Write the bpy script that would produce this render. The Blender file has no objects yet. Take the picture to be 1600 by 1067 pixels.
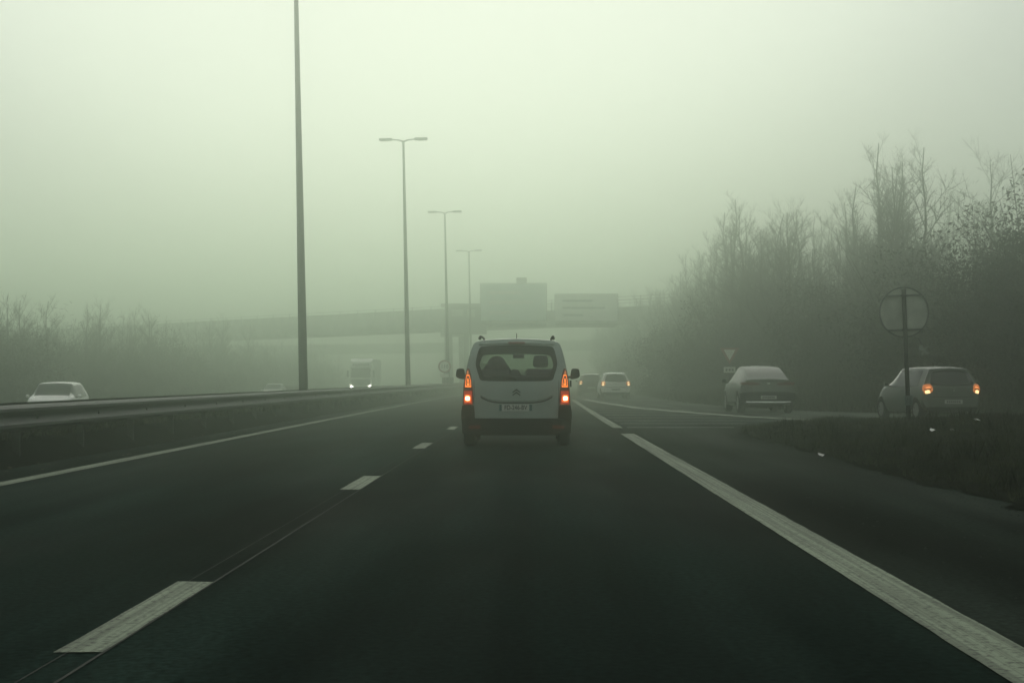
import bpy, math, random
import numpy as np
from mathutils import Vector, Matrix
random.seed(7); rng = np.random.default_rng(7)
R = math.radians
sc = bpy.context.scene
C = sc.collection

# ---------------------------------------------------------------- camera, world, sun, exposure
cd = bpy.data.cameras.new('camera'); cam = bpy.data.objects.new('camera', cd); C.objects.link(cam); sc.camera = cam
cd.lens = 75.8; cd.clip_start = .1; cd.clip_end = 5000
cam.location = (0, 0, 1.13); cam.rotation_euler = (R(90.995), 0, R(.595))
SUN_EL, SUN_ROT = 25, -3
w = bpy.data.worlds.new('World'); sc.world = w; w.use_nodes = True
nt = w.node_tree; bg = nt.nodes['Background']
sky = nt.nodes.new('ShaderNodeTexSky'); sky.sky_type = 'NISHITA'; sky.sun_disc = False
sky.sun_elevation = R(SUN_EL); sky.sun_rotation = R(SUN_ROT)
mx = nt.nodes.new('ShaderNodeMix'); mx.data_type = 'RGBA'; mx.inputs[0].default_value = .82
nt.links.new(sky.outputs[0], mx.inputs[6]); mx.inputs[7].default_value = (9.4, 9.5, 9.3, 1)   # overcast veil over the clear sky
nt.links.new(mx.outputs[2], bg.inputs[0]); bg.inputs[1].default_value = .056
sl = bpy.data.lights.new('sun', 'SUN'); so = bpy.data.objects.new('sun', sl); C.objects.link(so)
sl.energy = .4; sl.angle = R(40); sl.color = (1, .98, .88)
sd = Vector((math.sin(R(SUN_ROT))*math.cos(R(SUN_EL)), math.cos(R(SUN_ROT))*math.cos(R(SUN_EL)), math.sin(R(SUN_EL))))
so.rotation_euler = sd.to_track_quat('Z', 'Y').to_euler()
vs = sc.view_settings; vs.view_transform = 'Standard'; vs.look = 'None'; vs.exposure = -.03; vs.gamma = 1; vs.use_curve_mapping = False
sc.cycles.max_bounces = 8; sc.cycles.volume_bounces = 6; sc.cycles.transparent_max_bounces = 24
HAZE_DENSITY, HAZE_G = .0078, .955
ASPEC = .0002

# ---------------------------------------------------------------- helpers
def nm(o, label=None, cat=None, group=None, kind=None):
    if label: o['label'] = label
    if cat: o['category'] = cat
    if group: o['group'] = group
    if kind: o['kind'] = kind
    return o
def empty(name, loc=(0, 0, 0), rot=(0, 0, 0)):
    o = bpy.data.objects.new(name, None); o.location = loc; o.rotation_euler = rot; o.empty_display_size = .2
    C.objects.link(o); return o
def copy_tree(o, parent=None):
    c = o.copy(); C.objects.link(c)
    if parent: c.parent = parent
    for ch in list(o.children): copy_tree(ch, c)
    return c
class MB:
    def __init__(s): s.v = []; s.f = []
    def add(s, vs, fs):
        b = len(s.v); s.v += [tuple(v) for v in vs]; s.f += [tuple(b+i for i in f) for f in fs]; return s
    def box(s, x0, x1, y0, y1, z0, z1, bev=0):
        if bev <= 0:
            v = [(x, y, z) for x in (x0, x1) for y in (y0, y1) for z in (z0, z1)]
            return s.add(v, [(0, 1, 3, 2), (4, 6, 7, 5), (0, 4, 5, 1), (2, 3, 7, 6), (0, 2, 6, 4), (1, 5, 7, 3)])
        b = bev; pts = []
        def ring(z, k): return [(x0+k, y0+b+k*0, z), (x0+b, y0+k, z), (x1-b, y0+k, z), (x1-k, y0+b, z), (x1-k, y1-b, z), (x1-b, y1-k, z), (x0+b, y1-k, z), (x0+k, y1-b, z)]
        rs = [ring(z0, b*.6), ring(z0+b, 0), ring(z1-b, 0), ring(z1, b*.6)]
        v = [p for r in rs for p in r]; f = [tuple(range(7, -1, -1)), tuple(24+i for i in range(8))]
        for k in range(3):
            for i in range(8): j = (i+1) % 8; f.append((k*8+i, k*8+j, k*8+8+j, k*8+8+i))
        return s.add(v, f)
    def tube(s, pts, rad, n=8, cap=True):
        pts = [Vector(p) for p in pts]; m = len(pts)
        if not hasattr(rad, '__len__'): rad = [rad]*m
        vs_ = []
        for i, p in enumerate(pts):
            d = (pts[min(i+1, m-1)]-pts[max(i-1, 0)]).normalized()
            a = d.cross(Vector((0, 0, 1)) if abs(d.z) < .9 else Vector((1, 0, 0))).normalized(); b = d.cross(a)
            vs_ += [p+(a*math.cos(2*math.pi*k/n)+b*math.sin(2*math.pi*k/n))*rad[i] for k in range(n)]
        f = [(i*n+k, i*n+(k+1) % n, i*n+n+(k+1) % n, i*n+n+k) for i in range(m-1) for k in range(n)]
        if cap: f += [tuple(range(n-1, -1, -1)), tuple((m-1)*n+k for k in range(n))]
        return s.add(vs_, f)
    def disc(s, c, r, t, axis='y', n=40, r_in=0):
        """flat round plate (or ring) with thickness t along the axis"""
        rs = [(r, -t/2), (r, t/2)] + ([(r_in, t/2), (r_in, -t/2)] if r_in else [])
        def P(rr, d, a):
            u, v_ = rr*math.cos(a), rr*math.sin(a)
            q = {'y': (u, d, v_), 'x': (d, u, v_), 'z': (u, v_, d)}[axis]
            return (c[0]+q[0], c[1]+q[1], c[2]+q[2])
        m = len(rs); v = [P(rr, d, 2*math.pi*k/n) for rr, d in rs for k in range(n)]
        f = []
        for i in range(m if r_in else 1):
            j = (i+1) % m
            f += [(i*n+k, i*n+(k+1) % n, j*n+(k+1) % n, j*n+k) for k in range(n)]
        if not r_in: f += [tuple(range(n-1, -1, -1)), tuple(n+k for k in range(n))]
        return s.add(v, f)
    def build(s, name, mat, parent=None, smooth=False):
        me = bpy.data.meshes.new(name); me.from_pydata(s.v, [], s.f)
        if mat: me.materials.append(mat)
        if smooth: me.polygons.foreach_set('use_smooth', [True]*len(me.polygons))
        me.update()
        o = bpy.data.objects.new(name, me); C.objects.link(o)
        if parent: o.parent = parent
        return o
def np_mesh(name, v, faces, mat, parent=None):
    """many equal-sided faces at once: v (n,3), faces (m,k)"""
    me = bpy.data.meshes.new(name); n, (m, k) = len(v), faces.shape
    me.vertices.add(n); me.vertices.foreach_set('co', v.astype(np.float32).ravel())
    me.loops.add(m*k); me.loops.foreach_set('vertex_index', faces.astype(np.int32).ravel())
    me.polygons.add(m); me.polygons.foreach_set('loop_start', np.arange(0, m*k, k, dtype=np.int32))
    try: me.polygons.foreach_set('loop_total', np.full(m, k, dtype=np.int32))
    except Exception: pass
    me.update(calc_edges=True); me.validate()
    if mat: me.materials.append(mat)
    o = bpy.data.objects.new(name, me); C.objects.link(o)
    if parent: o.parent = parent
    return o
def M(name, col, rough=.6, spec=.3, metal=0, var=0, scale=4, stretch=(1, 1, 1), bump=0, coords='Object', emit=None, estr=0, coat=0, col2=None, rvar=0, detail=6):
    m = bpy.data.materials.new(name); m.use_nodes = True; t = m.node_tree; b = t.nodes['Principled BSDF']; L = t.links.new
    b.inputs['Base Color'].default_value = (*col, 1); b.inputs['Roughness'].default_value = rough
    b.inputs['Specular IOR Level'].default_value = spec; b.inputs['Metallic'].default_value = metal
    b.inputs['Coat Weight'].default_value = coat
    if emit: b.inputs['Emission Color'].default_value = (*emit, 1); b.inputs['Emission Strength'].default_value = estr
    if var or bump or rvar:
        tc = t.nodes.new('ShaderNodeTexCoord'); mp = t.nodes.new('ShaderNodeMapping'); mp.inputs['Scale'].default_value = stretch
        L(tc.outputs[coords], mp.inputs[0]); nz = t.nodes.new('ShaderNodeTexNoise'); nz.inputs['Scale'].default_value = scale; nz.inputs['Detail'].default_value = detail
        L(mp.outputs[0], nz.inputs['Vector'])
        if var:
            cr = t.nodes.new('ShaderNodeValToRGB'); cr.color_ramp.elements[0].position = .35; cr.color_ramp.elements[1].position = .68
            c2 = col2 or col
            cr.color_ramp.elements[0].color = (*[c*(1-var) for c in col], 1); cr.color_ramp.elements[1].color = (*[c*(1+var) for c in c2], 1)
            L(nz.outputs[0], cr.inputs[0]); L(cr.outputs[0], b.inputs['Base Color'])
        if bump:
            bp = t.nodes.new('ShaderNodeBump'); bp.inputs['Strength'].default_value = bump; bp.inputs['Distance'].default_value = .02
            L(nz.outputs[0], bp.inputs['Height']); L(bp.outputs[0], b.inputs['Normal'])
        if rvar:
            mr = t.nodes.new('ShaderNodeMapRange'); mr.inputs[3].default_value = rough-rvar; mr.inputs[4].default_value = rough+rvar
            L(nz.outputs[0], mr.inputs[0]); L(mr.outputs[0], b.inputs['Roughness'])
    return m

def asphalt(name, col, track=True):
    m = bpy.data.materials.new(name); m.use_nodes = True; t = m.node_tree; b = t.nodes['Principled BSDF']; L = t.links.new; N = t.nodes.new
    b.inputs['Specular IOR Level'].default_value = ASPEC
    tc = N('ShaderNodeTexCoord')
    def noise(scale, stretch, detail=5):
        mp = N('ShaderNodeMapping'); mp.inputs['Scale'].default_value = stretch; L(tc.outputs['Object'], mp.inputs[0])
        n = N('ShaderNodeTexNoise'); n.inputs['Scale'].default_value = scale; n.inputs['Detail'].default_value = detail; L(mp.outputs[0], n.inputs['Vector']); return n
    def ramp(n, a, c, lo, hi):
        r = N('ShaderNodeMapRange'); r.inputs[1].default_value = a; r.inputs[2].default_value = c; r.inputs[3].default_value = lo; r.inputs[4].default_value = hi; L(n.outputs[0], r.inputs[0]); return r
    def mul(a, c):
        x = N('ShaderNodeMath'); x.operation = 'MULTIPLY'; L(a.outputs[0], x.inputs[0]); L(c.outputs[0], x.inputs[1]); return x
    grain = ramp(noise(26, (1, .6, 1), 8), .3, .7, .45, 1.7)
    patch = ramp(noise(.5, (1, .16, 1)), .38, .62, .5, 1.7)
    streak = ramp(noise(1.6, (1, .02, 1), 3), .32, .68, .62, 1.5)
    k = mul(mul(grain, patch), streak)
    sc_ = N('ShaderNodeVectorMath'); sc_.operation = 'SCALE'; sc_.inputs[0].default_value = col; L(k.outputs[0], sc_.inputs['Scale']); L(sc_.outputs[0], b.inputs['Base Color'])
    rr = ramp(noise(.7, (1, .12, 1)), .3, .7, .38, .62); L(rr.outputs[0], b.inputs['Roughness'])
    bp = N('ShaderNodeBump'); bp.inputs['Strength'].default_value = .25; bp.inputs['Distance'].default_value = .006
    L(noise(60, (1, 1, 1), 4).outputs[0], bp.inputs['Height']); L(bp.outputs[0], b.inputs['Normal'])
    return m
def paint_mark(name, col):
    """thermoplastic road paint: long wheel-worn streaks, chips and stains"""
    m = bpy.data.materials.new(name); m.use_nodes = True; t = m.node_tree; b = t.nodes['Principled BSDF']; L = t.links.new; N = t.nodes.new
    b.inputs['Roughness'].default_value = .75; b.inputs['Specular IOR Level'].default_value = .15
    tc = N('ShaderNodeTexCoord')
    def noise(scale, stretch, a, c, lo, hi, detail=4):
        mp = N('ShaderNodeMapping'); mp.inputs['Scale'].default_value = stretch; L(tc.outputs['Object'], mp.inputs[0])
        n = N('ShaderNodeTexNoise'); n.inputs['Scale'].default_value = scale; n.inputs['Detail'].default_value = detail; L(mp.outputs[0], n.inputs['Vector'])
        r = N('ShaderNodeMapRange'); r.inputs[1].default_value = a; r.inputs[2].default_value = c; r.inputs[3].default_value = lo; r.inputs[4].default_value = hi; L(n.outputs[0], r.inputs[0]); return r
    a = noise(42, (1, .004, 1), .40, .58, .62, 1.12, 2); c = noise(30, (1, .7, 1), .36, .47, .38, 1.03, 8); d = noise(.8, (1, .3, 1), .3, .7, .8, 1.15)
    x = N('ShaderNodeMath'); x.operation = 'MULTIPLY'; L(a.outputs[0], x.inputs[0]); L(c.outputs[0], x.inputs[1])
    y = N('ShaderNodeMath'); y.operation = 'MULTIPLY'; L(x.outputs[0], y.inputs[0]); L(d.outputs[0], y.inputs[1])
    s = N('ShaderNodeVectorMath'); s.operation = 'SCALE'; s.inputs[0].default_value = col; L(y.outputs[0], s.inputs['Scale']); L(s.outputs[0], b.inputs['Base Color'])
    return m
def tinted_glass(name, tint, gloss=.08):
    m = bpy.data.materials.new(name); m.use_nodes = True; t = m.node_tree; t.nodes.clear(); N = t.nodes.new
    o = N('ShaderNodeOutputMaterial'); a = N('ShaderNodeBsdfTransparent'); a.inputs[0].default_value = (*tint, 1)
    g = N('ShaderNodeBsdfGlossy'); g.inputs['Roughness'].default_value = .05; x = N('ShaderNodeMixShader'); f = N('ShaderNodeLayerWeight'); f.inputs[0].default_value = .25
    mr = N('ShaderNodeMapRange'); mr.inputs[3].default_value = gloss*.4; mr.inputs[4].default_value = .5
    t.links.new(f.outputs['Fresnel'], mr.inputs[0]); t.links.new(mr.outputs[0], x.inputs[0])
    t.links.new(a.outputs[0], x.inputs[1]); t.links.new(g.outputs[0], x.inputs[2]); t.links.new(x.outputs[0], o.inputs[0]); return m
def emis(name, col, s, base=(.02, .005, .003)):
    return M(name, base, .3, .4, emit=col, estr=s)

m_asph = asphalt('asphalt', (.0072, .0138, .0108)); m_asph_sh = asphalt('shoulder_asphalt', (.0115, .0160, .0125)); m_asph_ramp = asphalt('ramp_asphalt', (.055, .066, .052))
m_paint = paint_mark('road_paint', (.20, .245, .165)); m_paint_old = paint_mark('worn_road_paint', (.22, .245, .19))
m_seam = M('seam_filler', (.026, .031, .025), .8, .1, var=.4, scale=3)
m_soil = M('soil', (.010, .012, .008), .95, .0, var=.5, scale=2, bump=.5)
m_soil2 = M('median_soil', (.006, .0075, .006), .95, .0, var=.6, scale=5, bump=.6, stretch=(1, .3, 1))
m_grass = M('grass_blades', (.011, .016, .008), .95, .0, var=.6, scale=1.6, col2=(.034, .040, .020), detail=10)
m_bark = M('bark', (.03, .03, .024), .95, .05, var=.4, scale=6, stretch=(1, 1, .2), bump=.5)
m_twig = M('twig', (.018, .019, .015), .95, .0, var=.3, scale=2)
m_leaf = M('leaf', (.010, .015, .007), .95, .0, var=.5, scale=1.3)
m_galv = M('galvanised_steel', (.042, .05, .043), .6, .25, metal=.15, var=.35, scale=3, stretch=(1, .25, 3), rvar=.12, bump=.05)
m_galv_d = M('weathered_steel', (.02, .023, .02), .7, .2, metal=.2, var=.4, scale=5)
m_pole = M('pole_steel', (.07, .08, .068), .6, .25, metal=.2, var=.2, scale=2, stretch=(1, 1, .3))
m_conc = M('concrete', (.30, .31, .27), .9, .1, var=.3, scale=.8, bump=.2)
m_conc_pale = M('fog_paled_concrete', (.34, .36, .31), .9, .1, var=.3, scale=.8)  # bridge concrete lightened in colour so it fades into the fog
m_rubber = M('tyre_rubber', (.006, .006, .006), .9, .08, var=.2, scale=20)
m_black = M('black_plastic', (.004, .005, .005), .7, .08, var=.25, scale=8, bump=.05)
m_blk_gl = M('black_gloss', (.006, .009, .008), .3, .15)
m_under = M('underbody', (.004, .004, .004), .95, .05)
m_rim = M('alloy_rim', (.25, .27, .25), .4, .5, metal=.2)
m_int = M('interior_fabric', (.007, .009, .008), .95, .0, var=.2, scale=12)
m_vanp = M('van_paint', (.25, .31, .265), .42, .45, var=.08, scale=2.2, rvar=.08, coat=.3)
m_silver = M('silver_paint', (.12, .14, .12), .5, .3, metal=0, var=.1, scale=2, coat=.15)
m_greyp = M('grey_green_paint', (.075, .095, .077), .42, .4, metal=0, var=.1, scale=2, coat=.15)
m_white = M('white_paint', (.72, .74, .68), .4, .5, var=.05, scale=2, coat=.3)
m_white2 = M('dirty_white_paint', (.70, .72, .66), .45, .4, var=.12, scale=2, coat=.2)
m_darkp = M('dark_paint', (.03, .035, .032), .35, .5, var=.05, scale=2, coat=.4)
m_glass_d = M('dark_window', (.012, .018, .015), .12, .4)
m_glass_p = M('pale_window', (.03, .04, .033), .3, .25)
m_glass = tinted_glass('rear_window_glass', (.40, .47, .40)); m_glass2 = tinted_glass('windscreen_glass', (.80, .86, .80), .05)
m_chrome = M('chrome', (.75, .76, .72), .18, .7, metal=.9)
m_plate = M('plate_white', (.42, .45, .40), .5, .3)
m_plate_b = M('plate_blue', (.03, .10, .09), .5, .3); m_ink = M('plate_black', (.015, .02, .018), .6, .2)
m_sign = M('sign_grey', (.30, .33, .27), .6, .3, metal=.0, var=.2, scale=4)
m_sign_w = M('sign_white', (.66, .67, .60), .5, .3); m_sign_r = M('sign_red', (.22, .07, .05), .5, .3); m_sign_b = M('sign_blue', (.50, .62, .56), .5, .3)
m_sign_d = M('sign_dark', (.07, .08, .07), .6, .2)
m_led = emis('lamp_orange', (1, .23, .03), 2.3); m_red_dim = emis('lamp_red_glow', (1, .07, .01), .30, (.10, .012, .006)); m_red_mid = emis('lamp_red_bright', (1, .15, .02), 1.2, (.10, .012, .006)); m_hot = emis('lamp_hot', (1, .38, .16), 14)
m_redglass = M('red_lens', (.06, .012, .008), .2, .5, emit=(1, .1, .03), estr=.02)
m_amber = emis('lamp_amber', (1, .30, .08), .6); m_amber_hot = emis('lamp_amber_hot', (1, .66, .30), 2.6)
m_head = emis('headlamp_lit', (1, .98, .85), 18, (.5, .5, .5)); m_headoff = M('headlamp_lens', (.4, .42, .4), .15, .6)
m_litter = M('white_litter', (.75, .75, .7), .6, .3)

def cx(y):
    if y <= 150: return 4.5e-5*max(0., y-50)**2
    if y <= 260: return .45+.009*(y-150)-1.2e-4*(y-150)**2
    return -.012-.0174*(y-260)*math.exp(-(y-260)/500)
def strip(xa, xb, y0, y1, z=0., step=4, za=None, zb=None, nx=1):
    """ribbon following the road's slight bend; xa/xb numbers or functions of y"""
    fa = xa if callable(xa) else (lambda y, a=xa: a+cx(y)); fb = xb if callable(xb) else (lambda y, b=xb: b+cx(y))
    za = z if za is None else za; zb = z if zb is None else zb
    n = max(1, int(math.ceil((y1-y0)/step))); mb = MB(); v = []; f = []
    for i in range(n+1):
        y = y0+(y1-y0)*i/n; a, b = fa(y), fb(y)
        for k in range(nx+1): u = k/nx; v.append((a+(b-a)*u, y, za+(zb-za)*u))
    for i in range(n):
        for k in range(nx): q = i*(nx+1)+k; f.append((q, q+1, q+nx+2, q+nx+1))
    return mb.add(v, f)
def lut(tab):
    ys = [a for a, _ in tab]; xs = [b for _, b in tab]
    return lambda y: float(np.interp(y, ys, xs))

# ---------------------------------------------------------------- ground and roads
ramp_L = lut([(44, 34), (46, 27), (48, 21), (50, 16.8), (53, 12.3), (55.2, 9.9), (58.2, 7.7), (61.5, 6.75), (64.6, 6.04), (72, 5.0), (83, 3.75), (100, 3.0), (119, 2.5), (125, 2.4)])
ramp_R = lut([(44, 60), (50, 34), (53, 26.5), (57, 20), (62, 15.6), (68, 12.2), (75, 10.0), (85, 8.2), (100, 7.2), (141, 6.7+cx(141)), (142, 6.7+cx(142))])
def ground_h(x, y):
    c = cx(y); n = .35*math.sin(x*.31+y*.11)+.3*math.sin(y*.23-x*.17)
    if x < -26.5+c: d = (-26.5+c-x); return -1.1+min(d*.16, 2.2)+n*min(1, d/6)
    if x < -6+c: return -1.5
    r = ramp_R(y) if y < 142 else 6.7+c
    if y < 44: r = 26
    if x < r+.3: return -.45
    d = x-r-.3; return -.06+min(d*.20, 3.4)+n*min(1, d/7)
g = MB(); xs = sorted(set([-900, -500, -300, -160, -110, -80, -66, -54, -46, -40, -36, -33, -30, -28, -27, -26.5, -6]+list(np.arange(4, 30, 1.))+[32, 35, 38, 42, 46, 52, 60, 75, 100, 160, 300, 500, 900]))
ys = [-300, -120, -60, -30]+list(np.arange(-10, 160, 3.))+list(np.arange(160, 420, 10.))+[430, 480, 560, 700, 900, 1400]
v = [(x, y, ground_h(x, y)) for y in ys for x in xs]; nx_ = len(xs)
f = [(j*nx_+i, j*nx_+i+1, (j+1)*nx_+i+1, (j+1)*nx_+i) for j in range(len(ys)-1) for i in range(nx_-1)]
nm(g.add(v, f).build('ground', m_soil, smooth=True), kind='structure')

gore_r = lambda y: 4.25 if y < 44 else (lut([(44, 4.25), (50, 5.4), (57, 8.4), (58.2, 7.8)])(y) if y < 58.2 else (ramp_L(y)+.02 if y < 124 else 6.5+cx(y)))
road = strip(lambda y: -6.62+cx(y), lambda y: 4.25+0*y if y < 44 else max(gore_r(y), 2.2), -60, 640, 0, 1.5).build('road', m_asph); nm(road, kind='structure')
shd = strip(2.06, 4.3, -60, 49, .004, 2).build('hard_shoulder', m_asph_sh); nm(shd, kind='structure')
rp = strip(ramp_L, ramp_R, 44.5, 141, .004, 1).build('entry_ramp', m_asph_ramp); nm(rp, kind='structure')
opp = strip(-26.3, -7.75, -60, 640, 0, 6, za=-.95, zb=-.03).build('opposite_carriageway', m_asph); nm(opp, kind='structure')
med = strip(-7.78, -6.6, -60, 640, 0, 2, za=-.02, zb=-.004, nx=4); 
for i, p in enumerate(med.v):
    k = i % 5
    if 0 < k < 4: med.v[i] = (p[0], p[1], p[2]+(.46 if k == 2 else .30)+.05*math.sin(p[1]*1.7+k*2.1)+random.uniform(-.02, .03))
nm(med.build('median_strip', m_soil2), kind='structure')
# markings: parts of the road
def mark(name, *a, m=None, parent=road, **k): return strip(*a, **k).build(name, m or m_paint, parent)
mark('edge_line', -5.82, -5.60, -40, 320, .009, step=3)
def ragged(xa, xb, y0, y1):
    n = int((y1-y0)/.35); mb = MB(); v = []
    for i in range(n+1):
        y = y0+(y1-y0)*i/n; v += [(xa+cx(y)+random.uniform(-.004, .004), y+(random.uniform(-.05, .05) if i in (0, n) else 0), .007), (xb+cx(y)+random.uniform(-.004, .004), y+(random.uniform(-.05, .05) if i in (0, n) else 0), .007)]
    return mb.add(v, [(2*i, 2*i+1, 2*i+3, 2*i+2) for i in range(n)])
ragged(1.77, 2.05, -38, 44.4).build('edge_line', m_paint, road)
ragged(1.80, 2.04, 49.6, 118).build('edge_line', m_paint, road)
for k in range(-2, 13):
    y0 = 8.95+13.02*k-.05
    wd = .20
    ragged(-1.98, -1.78, y0, y0+3.1).build('lane_dash', m_paint, road)
mark('paving_seam', -1.785, -1.770, -20, 47.6, .0055, step=3, m=m_seam); mark('paving_seam', -1.93, -1.922, -20, 30, .0055, step=3, m=m_seam)
ll = MB(); v = []                                                            # ramp left edge line and the gore stripes
yy = [46+i*.5 for i in range(150)]
for y in yy:
    y2 = y+.05; dx = ramp_L(y+.4)-ramp_L(y-.4); t_ = Vector((dx, .8, 0)).normalized(); nn = Vector((t_.y, -t_.x, 0)); p = Vector((ramp_L(y), y, .0))
    a = p+nn*.10; b = p+nn*.52; v += [(a.x, a.y, .007), (b.x, b.y, .007)]
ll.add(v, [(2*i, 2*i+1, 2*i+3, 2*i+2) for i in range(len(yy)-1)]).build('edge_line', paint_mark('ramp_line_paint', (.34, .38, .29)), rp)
for i, y in enumerate((49.9, 54.2, 58.0, 62.4, 67, 72, 77.5, 83.5, 90, 97)):
    x1 = (4.9 if y < 50 else 5.6 if y < 55 else ramp_L(y))-.25; x0 = 2.15+cx(y)
    if x1-x0 < .4: continue
    n = 12; v = []
    for k in range(n+1): u = k/n; v += [(x0+(x1-x0)*u, y+.25*math.sin(u*9+i)*.12, .007), (x0+(x1-x0)*u, y+.55+random.uniform(-.04, .04), .007)]
    MB().add(v, [(2*k, 2*k+2, 2*k+3, 2*k+1) for k in range(n)]).build('gore_stripe', m_paint_old, road)
for k in range(0, 40):
    MB().add([(-16.6+.15*s+cx(10+k*13), 10+k*13+t, -.44+.0015) for t in (0, 3) for s in (-.5, .5)], [(0, 1, 3, 2)]).build('lane_dash', m_paint, opp)

# grass verge (island between shoulder and ramp)
is_L = lut([(-60, 4.18), (44, 4.18), (50, 4.85), (57, 8.0)]); is_U = lut([(44, 33.5), (46, 26.6), (48, 20.6), (50, 16.4), (53, 12), (55.2, 9.6), (57, 8.2)])
def isl_h(x, y):
    L_ = is_L(y); U_ = is_U(y) if y > 44 else 34
    e = min(1, max(0, (x-L_)/.5))*min(1, max(0, (U_-x)/.8))
    return .02+e*(.05+.052*min(x-L_, 8)*min(1, max(0, (54-y)/10))+.04*math.sin(x*2.1+y*.9)+.035*math.sin(y*1.7-x*1.1))
mb = MB(); v = []; rows = [-60, -30]+list(np.arange(-10, 57.2, .6)); NX = 26
for y in rows:
    a, b = is_L(y), (is_U(y) if y > 44 else 34)
    for k in range(NX+1): u = (k/NX)**1.6; x = a+(b-a)*u; v.append((x+(random.uniform(-.13, .13) if k == 0 else random.uniform(-.05, .05) if k < 3 else 0), y, isl_h(x, y) if k else .012))
mb.add(v, [(j*(NX+1)+i, j*(NX+1)+i+1, (j+1)*(NX+1)+i+1, (j+1)*(NX+1)+i) for j in range(len(rows)-1) for i in range(NX)])
nm(mb.build('grass_verge', m_soil, smooth=True), kind='structure')
def blades(name, pts, hmin, hmax, mat, wd=.02):
    n = len(pts); p = np.array(pts); h = rng.uniform(hmin, hmax, n); a = rng.uniform(0, 6.28, n); ln = rng.uniform(-.5, .5, (n, 2))*h[:, None]
    dx = np.cos(a)*wd*rng.uniform(.6, 1.6, n); dy = np.sin(a)*wd
    V = np.empty((n, 3, 3)); V[:, 0] = p+np.c_[dx, dy, np.zeros(n)]; V[:, 1] = p-np.c_[dx, dy, np.zeros(n)]; V[:, 2] = p+np.c_[ln, h]
    return np_mesh(name, V.reshape(-1, 3), np.arange(3*n).reshape(-1, 3), mat)
pts = []; tall = []
tuft = [(random.uniform(4.3, 16), random.uniform(14, 57)) for _ in range(4200)]
for (tx, ty) in tuft:
    s = random.uniform(.08, .35)
    for _ in range(26):
        x, y = random.gauss(tx, s), random.gauss(ty, s*1.3)
        U_ = is_U(y) if y > 44 else 34
        if y > 57 or x < is_L(y)+.03 or x > U_-.1: continue
        pts.append((x, y, isl_h(x, y)-.01))
pts = pts[:]
for (tx, ty) in tuft[::16]:
    for _ in range(30):
        x, y = random.gauss(tx, .10), random.gauss(ty, .12)
        if y < 42 and x > is_L(y)+.1 and x < (is_U(y) if y > 44 else 34)-.3: tall.append((x, y, isl_h(x, y)-.01))
nm(blades('tall_grass', tall, .14, .34, m_grass, .012), 'taller dry grass tufts standing out of the verge', 'grass', kind='stuff')
nm(blades('verge_grass', pts, .03, .12, m_grass, .007), 'dark unkempt grass growing on the verge beside the shoulder', 'grass', kind='stuff')
pts = [(-7.2+random.gauss(0, .22)+cx(y), y, .34) for y in np.random.default_rng(3).uniform(12, 160, 26000)]
nm(blades('median_grass', pts, .03, .13, m_grass, .01), 'low weeds growing under the steel barriers of the median', 'weeds', kind='stuff')
pts = []
for _ in range(30000):
    y = random.uniform(55, 160); r = ramp_R(y) if y < 142 else 6.7+cx(y); x = r+.3+abs(random.gauss(0, 4)); pts.append((x, y, ground_h(x, y)))
nm(blades('bank_grass', pts, .15, .5, m_grass, .03), 'rough dark grass covering the bank right of the ramp', 'grass', kind='stuff')
st = MB()
for _ in range(1500):
    y = random.uniform(9, 52); x = is_L(y)-abs(random.gauss(0, .22))-.02 if random.random() < .75 else random.uniform(2.3, 4.2); q = random.uniform(.004, .013)
    st.add([(x-q, y, .004), (x, y-q, .004), (x+q, y, .004), (x, y+q, .004), (x+random.uniform(-q, q)*.3, y, .005+q*.7)], [(0, 1, 4), (1, 2, 4), (2, 3, 4), (3, 0, 4)])
nm(st.build('gravel', M('loose_stones', (.035, .04, .033), .9, .0, var=.5, scale=9)), 'loose grit and small stones along the edge of the hard shoulder', 'gravel', kind='stuff')
leaf_spots = [(random.uniform(-6.75, -6.0), random.uniform(18, 60)) for _ in range(160)]
mb = MB()
for x, y in leaf_spots:
    s = random.uniform(.02, .05); a = random.uniform(0, 3); mb.add([(x+s*math.cos(a+k*1.57), y+s*1.4*math.sin(a+k*1.57), .012+random.uniform(0, .02)) for k in range(4)], [(0, 1, 2, 3)])
nm(mb.build('leaf_litter', M('dead_leaves', (.06, .055, .035), .9, .1)), 'dead leaves scattered along the foot of the median barrier', 'leaves', kind='stuff')

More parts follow.
